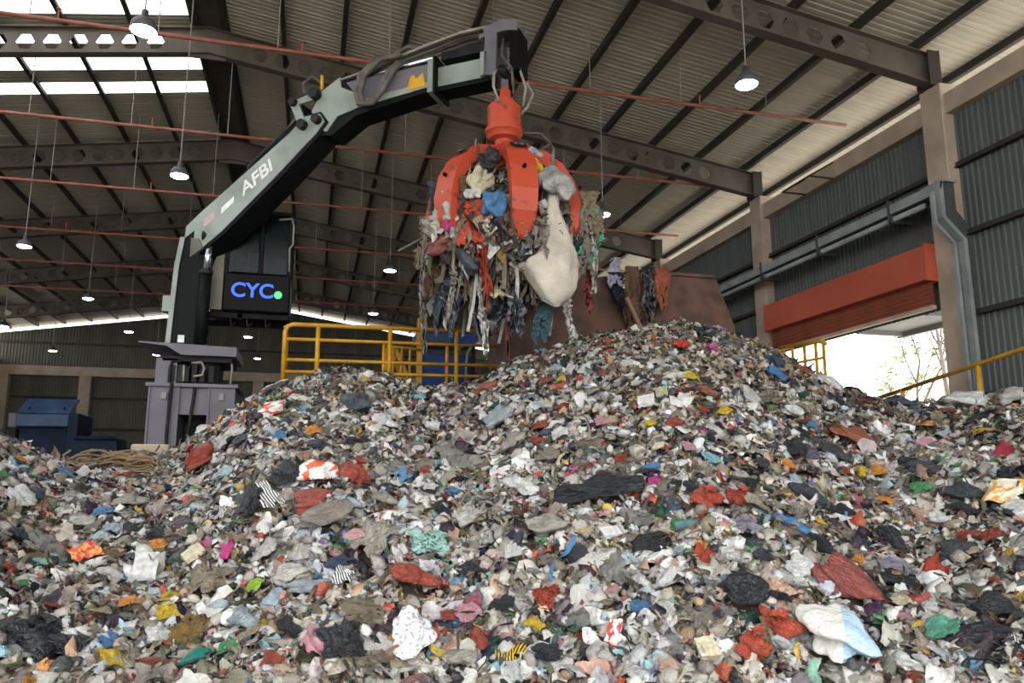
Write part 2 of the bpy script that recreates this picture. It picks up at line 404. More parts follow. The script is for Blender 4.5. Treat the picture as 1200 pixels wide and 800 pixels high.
def tree(name, loc, H, seed, leaves, label):
    rnd = random.Random(seed); t = tag(empty(name, loc), label, 'tree'); b = MB(); tips = []
    branch(b, Vector((0,0,0)), Vector((0,0,1)), H*.5, .14, 4, tips, rnd)
    b.build('trunk', M['bark'], t)
    f = MB()
    for k in range(leaves):
        p = rnd.choice(tips) + Vector((rnd.gauss(0,.12), rnd.gauss(0,.12), rnd.gauss(0,.12)))
        a = Vector((rnd.uniform(-1,1), rnd.uniform(-1,1), rnd.uniform(-1,1))).normalized(); c = a.orthogonal().normalized(); w = a.cross(c)
        s = rnd.uniform(.05, .1); f.add([p-a*s*1.6, p+c*s*.7+w*.02, p+a*s*1.6, p-c*s*.7+w*.02], [(0,1,2,3)])
    if leaves: tag(f.build('leaves', M['leaf'], t), kind='stuff')
tree('bare_tree', (19.0, 19.2, -.32), 10.5, 5, 120, 'bare forked tree outside the doorway near the column')
tree('leafy_tree', (22.5, 26.5, -.32), 9.5, 9, 1500, 'sparse pale leafy tree outside, seen through the doorway')

# cable tray along the wall with drop down the column
ct = tag(empty('cable_tray', (12.55, 12.8, 7.65)), 'grey steel cable tray running along the side wall and down the column', 'cable tray')
MB().box(0, .03, .05, 20, 0, .2).build('tray_side', M['tray'], ct); MB().box(.32, .35, .05, 20, 0, .2).build('tray_side', M['tray'], ct)
MB().box(0, .35, .05, 20, -.015, .0).build('tray_bottom', M['tray_dark'], ct); MB().box(-.01, .36, .3, 20, .2, .215).build('tray_cover', M['tray'], ct)
MB().tube([(.12, .3, -.1), (.12, 20, -.1)], .06, 10).build('conduit', M['tray'], ct, True)
for k in range(7): MB().box(-.02, .6, 1.2+2.6*k, 1.26+2.6*k, -.2, -.02).box(-.03, .0, 1.2+2.6*k, 1.26+2.6*k, -.2, .33).build('tray_bracket', M['tray_dark'], ct)
MB().prism([(.05,.1),(.08,.24),(.16,.32),(.5,.32),(.5,.28),(.2,.28),(.12,.22),(.09,.1)], -.2, .4).build('tray_elbow', M['tray'], ct)
# drop on the column's near face
yf = .02 - .0
drop = [(.12,.28),(.5,.28),(.5,-.32),(1.0,-.85),(1.06,-5.2),(.62,-5.2),(.6,-.95),(.12,-.5)]
MB().prism(drop, -.12, -.03).build('drop_cover', M['tray_dark'], ct)
MB().prism([(.05,.3),(.14,.3),(.14,-.5),(.62,-.97),(.64,-5.2),(.55,-5.2),(.53,-1.0),(.05,-.53)], -.2, -.03).build('drop_side', M['tray'], ct)
MB().prism([(-.08,.05),(-.01,.05),(-.01,-.62),(.42,-1.04),(.44,-5.2),(.37,-5.2),(.35,-1.06),(-.08,-.66)], -.12, -.04).build('drop_conduit', M['tray'], ct)

wb = tag(empty('wall_bracket', (XW+.08, 17.2, 9.5)), 'thin triangular steel bracket sticking out from the ring beam', 'bracket')
for a, c in (((0,-.6,.1), (-.75,-.6,.1)), ((-.75,-.6,.1), (-.75,.6,.1)), ((-.75,.6,.1), (0,.6,.1)), ((-.75,.6,.1), (0,.6,.55)), ((-.75,-.6,.1), (0,-.6,.55))):
    MB().tube([a, c], .025, 6).build('bracket_bar', M['purlin'], wb)

# sprinkler pipes with hangers
pipe_names = ['nearest', 'second', 'third', 'fourth', 'fifth', 'sixth']
for i, y in enumerate((15.75, 20.4, 25.2, 30.3, 35.0, 40.0)):
    p = tag(empty('sprinkler_pipe', (0, y, 10.7)), 'thin red sprinkler pipe hung across the hall, %s from the grapple' % pipe_names[i], 'pipe')
    MB().tube([(-19, 0, 0), (13, 0, 0)], .045, 8).build('pipe_run', M['red_pipe'], p, True)
    k = 0; xx = -17.5 + .9*(i % 2)
    while xx < 12:
        h = roof_z(xx) - 10.72
        MB().tube([(xx, 0, .04), (xx, 0, h)], .012, 5).build('hanger_rod', M['hanger'], p)
        if k % 2: MB().tube([(xx+.5, 0, .03), (xx+.5, 0, .24)], .02, 6).lathe([(.05,.24),(.05,.26)], (xx+.5,0,0), 8).build('sprinkler_head', M['red_pipe'], p)
        xx += 2.35; k += 1

# high-bay lamps
rows = [(7.3, (0, 1), 'over the side wall bay'), (2.35, (2, 3, 4, 5), 'behind the grapple and yellow railing'), (-3.25, (0, 1, 4, 5), 'under the roof ridge'), (-8.7, (2, 3, 4, 5), 'between the boom and the blue press'), (-14.0, (4, 5), 'in the far corner above the blue press')]
lampm = MB().lathe([(.05,.34),(.06,.2),(.14,.17),(.19,.1),(.21,.0),(.2,-.01)], n=20).mesh('lamp_body', M['lamp_body'], True)
glowm = MB().lathe([(.195,-.012),(.18,-.03),(.1,-.045),(.01,-.05)], n=20).mesh('lamp_lens', M['lamp'], True)
cnt = ['nearest', 'second nearest', 'third nearest', 'fourth nearest', 'fifth nearest', 'sixth nearest']
for x, ks, where in rows:
    for j, k in enumerate(ks):
        y = 11.3 + BAY*k; z = 8.7
        xl = -2.85 if (x, k) == (-3.25, 0) else x
        if (x, k) == (-3.25, 0): y = 12.2
        L = tag(empty('high_bay_lamp', (xl, y, z)), 'lit hanging lamp %s, %s of its row' % (where, cnt[j]), 'lamp', 'hanging high-bay lamps')
        link('lamp_body', lampm, L); link('lamp_lens', glowm, L)
        MB().tube([(0,0,.33), (0,0, roof_z(xl)-z-.02)], .014, 5).build('hanging_rod', M['hanger'], L)

# ================================================================ CRANE
crane = tag(empty('material_handler_crane', (-2.63, 18.0, 0)), 'tall pedestal crane with pale jointed boom and black operator cab above the waste', 'crane')
HX, HY = .808, -.589
def LC(s, y, z): return (HX*s - HY*y, HY*s + HX*y, z)       # boom frame: along, away from the viewer side, up
def cpart(b, name, m, parent=crane, smooth=False, boom=False):
    if boom: b.xf(LC)
    return b.build(name, m, parent, smooth)
# pedestal: portal frame with two legs
for x0, x1 in ((-.67, -.1), (.5, 1.0)):
    leg = cpart(MB().box(x0, x1, -.65, .85, 0, 3.62), 'leg', M['grey_panel'])
    for xx in (x0-.02, x1-.02): MB().box(xx, xx+.04, -.69, -.65, 0, 3.62).build('leg_flange', M['grey_panel'], leg)
    MB().box((x0+x1)/2-.05, (x0+x1)/2+.05, -.72, -.66, 3.36, 3.5).build('lifting_lug', M['hanger'], leg)
cpart(MB().box(-.1, .5, -.6, .8, 3.05, 3.62), 'crossbeam', M['grey_panel'])
cpart(MB().box(-.08, .48, .3, .75, 0, 3.05), 'opening_fill', M['dark_steel'])  # dark box filling the opening between the legs
cpart(MB().bbox(-.75, 1.08, -.74, .9, 3.62, 3.7, .01), 'pedestal_cap', M['grey_panel'])
cpart(MB().box(-.62, -.2, -.5, .6, 3.7, 4.25), 'side_box', M['grey_panel'])
cpart(MB().lathe([(.5,3.7),(.5,3.8),(.42,3.82),(.42,4.28),(.6,4.3),(.6,4.38)], (.25, .1, 0), 24), 'slewing_column', M['dark_steel'], smooth=False)
for k, (xx, zz) in enumerate(((-.28, 4.1), (-.12, 4.12), (.0, 4.08), (.16, 4.15), (.32, 4.02), (.5, 4.1))):
    cpart(MB().box(xx-.05, xx+.05, -.55, -.35, 3.75, zz), 'valve_block', M['dark_steel'])
pipes = [[(-.3,-.6,0),(-.3,-.62,3.4),(-.32,-.6,4.0),(-.3,-.5,4.18),(-.1,-.5,4.2)], [(.1,-.6,4.15),(.3,-.62,4.17),(.36,-.62,4.05),(.33,-.62,3.9),(.15,-.62,3.86)], [(.22,-.68,3.75),(.2,-.72,3.3),(.1,-.72,2.2),(.06,-.72,.0)],
         [(-.05,-.6,4.1),(-.04,-.62,3.75)], [(.85,-.3,4.3),(.9,-.4,4.1),(.88,-.4,3.7)], [(-.24,-.74,3.7),(-.26,-.76,2.6),(-.2,-.78,1.6),(-.15,-.9,0)]]
for k, p in enumerate(pipes): cpart(MB().tube(p, .035 if k in (0, 2, 5) else .025, 8), 'hydraulic_pipe', M['hose_pale'] if k in (1, 3, 4) else M['dark_steel'], smooth=True)
# deck
cpart(MB().prism([(-.95,4.56),(1.0,4.5),(1.0,4.3),(-.1,4.3),(-.4,4.48),(-.95,4.53)], -.75, .95), 'deck', M['grey_panel'])
cpart(MB().box(-.5, .9, -.5, .8, 4.2, 4.3), 'deck_frame', M['dark_steel'])
# mast: two side plates, dark core, flanges
mast_poly = [(-.42,4.5),(.15,4.5),(.28,5.0),(.2,5.5),(.15,6.4),(.22,6.95),(-.05,7.2),(-.3,6.95),(-.38,6.2)]
for yy in (-.34, .3): cpart(MB().prism(mast_poly, yy, yy+.04), 'mast_plate', M['boom_dark'])
cpart(MB().prism([(-.34,4.5),(.08,4.5),(.1,6.4),(-.25,6.8)], -.3, .3), 'mast_core', M['black'])
cpart(MB().prism([(-.5,4.5),(-.4,4.5),(-.34,6.3),(-.26,6.98),(-.36,6.98),(-.44,6.3)], -.4, -.33), 'mast_flange', M['boom'])
cpart(MB().box(-.62, -.4, -.36, -.1, 5.3, 5.65), 'junction_box', M['boom'])
cpart(MB().box(-.25, -.12, -.4, -.3, 4.62, 4.78), 'work_light', M['white_paint'])
# lift cylinder
cyl = cpart(MB().tube([(.22,-.5,4.6),(.24,-.5,6.2)], .13, 16), 'lift_cylinder', M['boom_dark'], smooth=True)
MB().tube([(.24,-.5,6.2),(.27,-.42,7.02)], .075, 14).build('piston_rod', M['chrome'], cyl, True)
MB().lathe([(.15,0),(.15,.08)], (.24,-.5,6.14), 16).build('gland', M['dark_steel'], cyl)
MB().tube([(.1,-.42,7.02),(.45,-.42,7.02)], .13, 12).build('rod_eye', M['dark_steel'], cyl, True)
# boom, first section
W = .3
boom_poly = [(-.2,6.72),(-.16,7.32),(.25,7.62),(1.5,8.42),(2.55,9.1),(2.95,9.42),(3.35,9.42),(3.55,9.15),(3.3,8.86),(2.3,8.02),(.95,7.0),(.3,6.62)]
b1 = cpart(MB().prism(boom_poly, -W, W), 'boom', M['boom_dark'], boom=True)  # near-black body; pale plates cover only its two sides
side = [(-.15,6.76),(-.12,7.29),(.27,7.57),(1.52,8.37),(2.57,9.05),(2.96,9.37),(3.33,9.37),(3.47,9.17),(3.26,8.93),(2.25,8.1),(.9,7.06),(.28,6.68)]
for yy in (-W-.025, W): MB().prism(side, yy, yy+.025).xf(LC).build('boom_side_plate', M['boom'], b1)
MB().prism([(-.24,6.6),(-.2,7.05),(.3,6.95),(.42,6.72),(.1,6.55)], -W-.06, W+.06).xf(LC).build('boom_foot', M['tan_panel'], b1)
MB().box(1.32, 1.5, -.12, .12, 8.28, 8.56).xf(LC).build('cylinder_bracket', M['boom'], b1)
for yy in (-.12, .12): MB().tube([(1.4,yy,8.5),(2.75,yy,9.42)], .1, 12).xf(LC).build('fold_cylinder', M['boom_dark'], b1, True)
MB().tube([(2.2,-.12,9.06),(2.72,-.12,9.62)], .05, 10).xf(LC).build('cylinder_hose', M['hose'], b1, True)
lk = MB()
for yy in (-.36, .3): lk.prism([(2.58,9.7),(2.68,9.78),(2.78,9.72),(3.02,9.2),(2.96,9.08),(2.86,9.1)], yy, yy+.06)
lk.xf(LC).build('linkage_arm', M['boom'], crane)
lk = MB()
for yy in (-.34, .28): lk.prism([(2.62,9.66),(2.66,9.78),(3.2,9.9),(3.3,9.82),(3.24,9.72)], yy, yy+.06)
lk.xf(LC).build('linkage_arm', M['boom'], crane)
for s, z, r in ((2.68,9.72,.09), (3.22,9.82,.12), (2.94,9.16,.11), (3.3,9.22,.1)):
    cpart(MB().tube([(s,-.46,z),(s,.46,z)], r, 12), 'pivot_pin', M['dark_steel'], boom=True)
# stick
stick = cpart(MB().prism([(3.15,8.95),(3.05,9.5),(3.3,9.95),(3.75,10.15),(3.95,9.98),(6.0,10.02),(6.0,9.42),(4.2,9.2),(3.6,8.85)], -.26, .26), 'stick', M['boom_dark'], boom=True)
for yy in (-.285, .26): MB().prism([(3.2,9.1),(3.1,9.5),(3.33,9.9),(3.78,10.14),(3.82,9.9),(4.15,9.72),(5.98,9.98),(5.98,9.5),(4.3,9.36),(3.75,9.25),(3.5,8.95)], yy, yy+.025).xf(LC).build('stick_side_plate', M['boom'], stick)
MB().prism([(3.95,9.98),(5.98,9.99),(5.98,9.62),(4.3,9.52)], -.292, -.286).xf(LC).build('stick_side_stripe', M['grey_panel'], stick)
for s0 in (5.9,): MB().box(s0, s0+.12, -.32, .32, 9.36, 10.08).xf(LC).build('stick_collar', M['boom'], stick)
MB().box(6.04, 6.08, -.33, .33, 9.32, 10.12).xf(LC).build('collar_band', M['black'], stick)
MB().box(6.0, 7.2, -.2, .2, 9.48, 9.92).xf(LC).build('inner_stick', M['boom'], stick)
MB().box(6.0, 7.2, -.21, .21, 9.4, 9.5).xf(LC).build('inner_stick_underside', M['boom_dark'], stick)  # near-black slab along the bottom of the pale inner stick
MB().tube([(3.95,-.05,10.1),(5.1,-.05,10.2),(5.9,-.05,10.25)], .09, 12).xf(LC).build('extension_cylinder', M['chrome'], stick, True)
# head
hd = cpart(MB().prism([(7.12,9.5),(7.15,10.35),(7.1,10.5),(7.5,10.62),(7.85,10.5),(7.82,10.3),(7.62,10.35),(7.4,10.35),(7.38,9.45)], -.3, -.24).prism([(7.12,9.5),(7.15,10.35),(7.1,10.5),(7.5,10.62),(7.85,10.5),(7.82,10.3),(7.62,10.35),(7.4,10.35),(7.38,9.45)], .24, .3), 'head_plate', M['grey_panel'], boom=True)
MB().prism([(7.0,10.4),(7.5,10.58),(7.86,10.46),(7.86,10.36),(7.5,10.48),(7.0,10.3)], -.26, .26).xf(LC).build('head_cover', M['grey_panel'], hd)
MB().box(7.65, 7.85, -.24, .24, 9.5, 10.42).xf(LC).build('head_core', M['black'], hd)
MB().box(7.05, 7.2, -.3, .3, 9.5, 10.0).xf(LC).build('stick_end_plate', M['boom'], hd)
MB().tube([(7.5,-.3,9.55),(7.5,.3,9.55)], .09, 12).xf(LC).build('head_pin', M['dark_steel'], hd, True)
# hoses along the stick
rr = random.Random(4)
for k in range(9):
    yy = -.26 + .06*k; j = rr.uniform(-.05, .05)
    pts = [(3.75+.1*rr.random(), yy, 10.08), (4.4, yy+j, 10.12+.05*rr.random()), (5.1, yy, 10.3+.05*rr.random()), (5.9, yy+j, 10.42+.06*rr.random()), (6.6, yy, 10.52+.05*rr.random()), (7.15, yy*.9, 10.56)]
    cpart(MB().tube(pts, .032, 7), 'hydraulic_hose', M['hose'] if k % 3 else M['hose_pale'], smooth=True, boom=True)
for k, off in enumerate((0, .1)):
    pts = [(5.3-off,-.34,10.3),(4.85-off,-.42,10.25),(4.5-off,-.46,9.95),(4.42-off,-.46,9.6),(4.5-off,-.46,9.32),(4.72-off,-.46,9.28),(4.95-off,-.44,9.55),(5.15-off,-.4,9.95),(5.35-off,-.34,10.15)]
    cpart(MB().tube(pts, .06, 8), 'hose_loop', M['hose'], smooth=True, boom=True)
cpart(MB().tube([(4.9,-.1,10.2),(5.0,-.1,10.5),(5.3,-.1,10.6),(5.7,-.1,10.5)], .05, 8), 'hose_loop', M['hose'], smooth=True, boom=True)
MB().box(6.1, 7.1, -.12, .12, 10.12, 10.3).xf(LC).build('hose_tray', M['dark_steel'], crane)
cpart(MB().tube([(2.75,-.1,10.05),(2.7,-.1,10.3),(2.95,-.1,10.42),(3.15,-.1,10.25),(3.3,-.1,9.95)], .04, 8), 'hose_loop', M['hose'], smooth=True, boom=True)
cpart(MB().tube([(3.28,-.2,9.95),(3.26,-.2,10.32)], .035, 8), 'fitting', M['warn'], boom=True)
# prints on the boom
MB().add([(5.42,-.294,9.5),(5.84,-.294,9.53),(5.78,-.294,9.83),(5.66,-.294,9.74),(5.62,-.294,9.72),(5.58,-.294,9.81),(5.5,-.294,9.8)], [(0,1,2,3,4,5,6)]).xf(LC).build('warning_sign', M['warn'], crane)
def text_mesh(body, size, m, name, parent, T, ext=.006):
    cu = bpy.data.curves.new('lettering_curve', 'FONT'); cu.body = body; cu.size = size; cu.extrude = ext; cu.align_x = 'CENTER'; cu.align_y = 'CENTER'; cu.offset = size*.018
    o = bpy.data.objects.new('lettering_curve', cu); C.objects.link(o); bpy.context.view_layer.update()
    me = bpy.data.meshes.new_from_object(o); bpy.data.objects.remove(o); bpy.data.curves.remove(cu)
    for v in me.vertices: v.co = T(*v.co)
    me.materials.clear(); me.materials.append(m); me.name = name
    return link(name, me, parent)
ang = math.atan2(.66, 1.0); ca, sa = math.cos(ang), math.sin(ang)
def on_boom(cs, cz, shear=.28):
    def T(x, y, z):
        xx = x + 0*y; s = cs + ca*xx - sa*y*.55; zz = cz + sa*xx + ca*y*1.0
        return LC(s, -W-.03-z, zz)
    return T
text_mesh('AFBI', .48, M['white_paint'], 'lettering', crane, on_boom(1.78, 8.16))
MB().add([(0.85,-.328,7.45),(1.18,-.328,7.68),(1.18,-.328,7.82),(0.85,-.328,7.6)], [(0,1,2,3)]).xf(LC).build('white_stripe', M['white_paint'], crane)
MB().add([(0.38,-.328,7.2),(.66,-.328,7.38),(.66,-.328,7.56),(0.4,-.328,7.42)], [(0,1,2,3)]).xf(LC).build('faded_emblem', M['pink_print'], crane)
# cab
cab = cpart(MB(), 'cab', M['black']); cab.location = (0, 0, 0)
def rbox(x0, x1, y0, y1, z0, z1, m, name, b=.03): return MB().bbox(x0, x1, y0, y1, z0, z1, b).build(name, m, cab)
X0, X1, Y0, Y1 = .56, 2.02, -.15, 1.35
cabm = MB().bbox(X0, X1, Y0, Y1, 5.42, 6.32, .04).bbox(X0, X1, Y0+.05, Y1, 7.72, 7.86, .04)
for xx, yy in ((X0, Y0+.02), (X1-.09, Y0+.02), (X0, Y1-.1), (X1-.09, Y1-.1)): cabm.box(xx, xx+.09, yy, yy+.09, 6.3, 7.75)
cabm.box(X0, X0+.05, Y0+.1, Y1-.1, 6.3, 7.74).box(X0+.05, X1-.05, Y1-.05, Y1-.01, 6.3, 7.1).box(X0+.75, X1-.05, Y1-.05, Y1-.01, 7.1, 7.74).box(1.32, 1.38, Y0+.02, Y0+.07, 6.32, 7.72)
cab.data = cabm.mesh('cab', M['black'])
MB().box(X0+.1, 1.3, Y0+.03, Y0+.045, 6.34, 7.7).build('windscreen', M['glass'], cab); MB().box(1.4, X1-.1, Y0+.03, Y0+.045, 6.34, 7.7).build('windscreen', M['glass'], cab)
MB().box(X1-.04, X1-.025, Y0+.12, Y1-.12, 6.34, 7.7).build('side_window', M['glass'], cab)
MB().box(X0+.1, X1-.1, Y1-.06, Y1-.045, 7.1, 7.7).build('rear_window', M['glass'], cab)
st = MB().bbox(.95, 1.4, .55, 1.05, 6.35, 6.5, .04).bbox(.95, 1.4, .98, 1.12, 6.5, 7.15, .04); st.build('operator_seat', M['dark_steel'], cab)
MB().prism([(.3,5.45),(.56,5.45),(.56,7.1),(.42,6.9),(.3,6.3)], -.1, 1.2).build('cab_side_panel', M['tan_panel'], cab)
MB().box(.1, 2.0, .0, .12, 5.3, 5.42).box(.1, 2.0, 1.0, 1.12, 5.3, 5.42).box(.9, 1.0, .0, 1.1, 5.28, 5.4).build('cab_support', M['black'], cab)
MB().tube([(1.7,-.18,7.62),(1.98,-.2,7.66),(2.03,-.2,7.5),(2.03,-.2,7.05),(1.96,-.2,6.95),(1.98,-.2,6.4)], .022, 6).build('grab_rail', M['hose_pale'], cab, True)
for xx in (.75, 1.1, 1.5): MB().tube([(xx,.05,5.3),(xx+.03,.02,5.1),(xx+.12,.05,5.22)], .025, 6).build('cab_hose', M['dark_steel'], cab, True)
led = text_mesh('CYC', .46, M['led_blue'], 'led_lettering', cab, lambda x, y, z: (1.2+x, Y0-.012-z, 5.9+y))
MB().tube([(1.76, Y0-.006, 5.84), (1.76, Y0-.02, 5.84)], .09, 16).build('led_dot', M['led_green'], cab)

# ================================================================ GRAPPLE
GX, GY = 3.38, 13.6
gr = tag(empty('orange_peel_grapple', (GX, GY, 6.4)), 'orange-red six-tined grapple clutching waste under the boom tip', 'grapple')
g0 = 6.4
ro = MB().lathe([(.2,2.62),(.2,2.5),(.33,2.47),(.33,2.02),(.37,2.0),(.37,1.92),(.34,1.9),(.3,1.8),(.19,1.76),(.17,1.55),(.24,1.5),(.24,1.1)], n=24).build('rotator', M['orange_wear'], gr); smooth_angle(ro.data)
lk = MB()
for s in (-.1, .06): lk.prism([(-.12,2.4),(.12,2.4),(.1,2.8),(.0,2.9),(-.1,2.8)], s, s+.05)
lk.build('rotator_lug', M['orange'], gr)
lk = MB()
for s in (-.05, .02): lk.prism([(-.07,2.72),(.07,2.72),(.07,3.2),(-.07,3.2)], s, s+.04)
lk.build('hanger_link', M['grey_panel'], gr)
MB().tube([(-.16,0,2.78),(.16,0,2.78)], .05, 10).build('link_pin', M['dark_steel'], gr, True)
hub = MB().lathe([(.22,1.28),(.42,1.22),(.55,1.05),(.58,.8),(.4,.65),(.2,.6)], n=24).build('hub', M['orange'], gr); smooth_angle(hub.data)
TZ = -.24
tine_prof = [(.36,1.62),(.62,1.68),(.9,1.6),(1.2,1.32),(1.42,.95),(1.52,.5),(1.48,.1),(1.3,-.28),(1.02,-.6)]
tine_in = [(1.04,-.52),(1.2,-.24),(1.32,.1),(1.34,.48),(1.24,.86),(1.04,1.16),(.78,1.38),(.55,1.44),(.36,1.42)]
to_cam = math.atan2(-GY, -GX)
for k in range(6):
    a = to_cam + math.radians(14 + 60*k)
    er = (math.cos(a), math.sin(a)); et = (-math.sin(a), math.cos(a))
    n = len(tine_prof)
    wid = [.2,.22,.24,.25,.25,.24,.22,.18,.1]
    b = MB(); v = []
    for (r, z), (ri, zi), w in zip(tine_prof, tine_in[::-1], wid):
        for sr, sz, sw in ((r, z, -w), (r, z, w), (ri, zi, w), (ri, zi, -w)): v.append((er[0]*sr+et[0]*sw, er[1]*sr+et[1]*sw, sz+TZ))
    f = [(0,1,2,3), (4*n-1,4*n-2,4*n-3,4*n-4)]
    for i in range(n-1):
        for j in range(4): f.append((4*i+j, 4*i+4+j, 4*i+4+(j+1)%4, 4*i+(j+1)%4))
    t = b.add(v, f).build('tine', M['orange_wear'], gr)
    q = lambda r, z, w: (er[0]*r+et[0]*w, er[1]*r+et[1]*w, z+TZ)
    d = .012
    MB().add([q(1.0+d,1.53+d,-.15), q(1.0+d,1.53+d,.15), q(1.14+d,1.4+d,.15), q(1.14+d,1.4+d,-.15)], [(0,1,2,3)]).build('maker_plate', M['dark_steel'], t)
    MB().add([q(1.03+d*2,1.505+d*2,w) for w in (-.09,-.02)] + [q(1.11+d*2,1.43+d*2,w) for w in (-.02,-.09)] + [q(1.03+d*2,1.505+d*2,w) for w in (.01,.1)] + [q(1.11+d*2,1.43+d*2,w) for w in (.1,.01)], [(0,1,2,3),(4,5,6,7)]).build('plate_print', M['grey_panel'], t)
    MB().tube([q(1.45,.9,0), q(1.5,.92,0)], .035, 8).build('bolt_hole', M['black'], t)
    for s in (-.27, .21): 
        lug = MB()
        P = [(.2,1.2),(.5,1.5),(.62,1.66),(.5,1.7),(.2,1.5)]
        lug.add([q(r,z,s) for r,z in P]+[q(r,z,s+.06) for r,z in P], [(0,1,2,3,4),(9,8,7,6,5)]+[(i,5+i,5+(i+1)%5,(i+1)%5) for i in range(5)])
        lug.build('hinge_lug', M['orange'], t)
    MB().tube([q(.35,1.05,0), q(1.12,.72,0)], .07, 10).build('tine_cylinder', M['orange'], t, True)
for pts, m in (([(-.1,-.05,3.3),(-.28,-.3,3.0),(-.3,-.36,2.7),(-.2,-.36,2.4)], 'hose_pale'), ([(.0,-.1,3.35),(.2,-.35,3.2),(.36,-.3,2.8),(.33,-.2,2.45)], 'hose_pale'), ([(.1,0,3.6),(.45,.1,3.2),(.62,.1,2.9),(.5,.1,2.6),(.34,.1,2.4)], 'hose_pale'),
               ([(.36,-.1,1.95),(.7,-.15,1.95),(.92,-.1,1.8),(.7,-.1,1.62),(.5,-.1,1.55)], 'hose'), ([(.8,0,1.95),(1.0,.0,1.75),(1.0,.05,1.4)], 'hose'), ([(-.05,-.1,3.9),(-.12,-.3,3.4),(.05,-.4,3.1),(.1,-.36,2.6)], 'hose')):
    MB().tube(pts, .028, 7).build('grapple_hose', M[m], gr, True)

# ================================================================ YELLOW RAILING, STAIR, HOPPER, BLUE MACHINES
walk = tag(empty('walkway_platform', (1.8, 17.0, 0)), 'steel walkway platform behind the crest of the waste, under the yellow railing', 'platform')
MB().box(-2.45, 2.4, -1.2, 1.2, 3.5, 3.62).build('walkway_deck', M['dark_steel'], walk)
for xx in (-2.3, 2.2):
    for yy in (-1.1, 1.0): MB().box(xx, xx+.12, yy, yy+.12, 0, 3.5).build('leg', M['dark_steel'], walk)
rail = tag(empty('guard_railing', (1.8, 15.8, 3.62)), 'yellow tubular guard railing on the walkway beside the hopper', 'railing')
R0 = -2.39
zt = lambda x: 1.16
MB().tube([(R0,0,0),(R0,0,1.02),(R0+.05,0,1.12),(R0+.14,0,1.16),(2.4,0,1.2)], .048, 8).build('top_rail', M['yellow'], rail, True)
for z, r in ((.86,.036),(.44,.036),(.2,.036)): MB().tube([(R0,0,z),(2.4,0,z+.04)], r, 8).build('rail', M['yellow'], rail, True)
for x in (-1.75, -.3, 1.1, 2.38): MB().tube([(x,0,0),(x,0,1.18)], .048, 8).build('post', M['yellow'], rail, True)
for x in (-.42, .9, 2.12): MB().tube([(x,.02,0),(x,.02,.88)], .036, 8).build('baluster', M['yellow'], rail, True)
MB().tube([(R0,.0,.4),(R0,1.0,.4)], .036, 8).build('rail', M['yellow'], rail, True); MB().tube([(R0,.0,1.1),(R0,1.0,1.12)], .04, 8).build('rail', M['yellow'], rail, True); MB().tube([(R0,1.0,0),(R0,1.0,1.12)], .04, 8).build('post', M['yellow'], rail, True)
stair = tag(empty('access_stair', (1.75, 16.6, 2.6)), 'yellow steel stair flight and post behind the guard railing', 'stair')
MB().box(.42, .54, .0, .1, 1.02, 2.62).build('post', M['yellow'], stair)
for yy in (0, .7): MB().prism([(-.1,1.9),(-.02,1.95),(.75,.2),(.65,.2)], yy, yy+.05).build('stringer', M['yellow'], stair)
for k in range(6): MB().box(-.02+.12*k, .14+.12*k, .05, .7, 1.7-.26*k, 1.73-.26*k).build('tread', M['yellow'], stair)
for x in (-.25, -.1, .08, .26): MB().tube([(x,-.05,1.02),(x,-.05,1.95-.2*abs(x))], .03, 6).build('baluster', M['yellow'], stair, True)
MB().tube([(-.25,-.05,1.95),(.5,-.05,1.9)], .03, 6).build('rail', M['yellow'], stair, True)

hop = tag(empty('feed_hopper', (6.2, 15.2, 0)), 'rust-brown steel feed hopper with flared plates behind the waste crest', 'hopper')
def plate(pts, name, t=.05, m='rust'):
    P = [Vector(p) for p in pts]; nrm = (P[1]-P[0]).cross(P[2]-P[0]).normalized()*t; n = len(P)
    MB().add([tuple(p) for p in P]+[tuple(p+nrm) for p in P], [tuple(range(n-1,-1,-1)), tuple(range(n,2*n))]+[(i,(i+1)%n,n+(i+1)%n,n+i) for i in range(n)]).build(name, M[m], hop)
plate([(-2.25,-.1,0),(-2.3,-.1,5.75),(.3,.1,6.15),(.5,.1,0)], 'front_plate')
plate([(.5,.1,0),(.75,.05,6.2),(2.55,.05,6.26),(2.95,.0,5.1),(2.9,0,0)], 'flared_plate')
plate([(-2.32,-.1,0),(-2.36,-.12,5.7),(-2.3,1.8,5.75),(-2.2,1.8,0)], 'side_plate')
plate([(2.9,0,0),(2.95,.0,5.1),(2.55,2.2,5.6),(2.5,2.2,0)], 'side_plate')
MB().tube([(-2.34,-.16,2.5),(-2.36,-.16,5.8)], .05, 6).build('edge_bar', M['rust'], hop)
MB().box(.62, .7, .0, .06, 3.5, 6.2).build('plate_seam', M['rust'], hop)
MB().box(.78, 2.5, -.02, .03, 6.2, 6.27).build('rim', M['rust'], hop)

bm = tag(empty('blue_machine', (3.15, 18.9, 0)), 'blue conveyor housing standing behind the yellow railing', 'machine')
MB().bbox(-.75, .75, -.4, .5, 5.0, 5.3, .03).build('head_box', M['blue_bright'], bm); MB().bbox(-.65, .1, -.45, -.4, 5.03, 5.24, .01).build('nameplate', M['blue_machine'], bm)
MB().bbox(-.65, .65, -.3, .4, 3.4, 4.75, .03).build('belt_cover', M['blue_bright'], bm)
for xx in (-.7, .62): MB().box(xx, xx+.1, -.4, -.3, 0, 5.0).build('leg', M['dark_steel'], bm)
MB().box(-.6, .6, -.25, .35, 0, 3.4).build('chute', M['blue_dark'], bm)
for xx in (.15, .4): MB().tube([(xx,-.5,3.4),(xx+.1,-.5,4.8),(xx+.25,-.5,5.0)], .03, 6).build('cable', M['hose_pale'], bm, True)

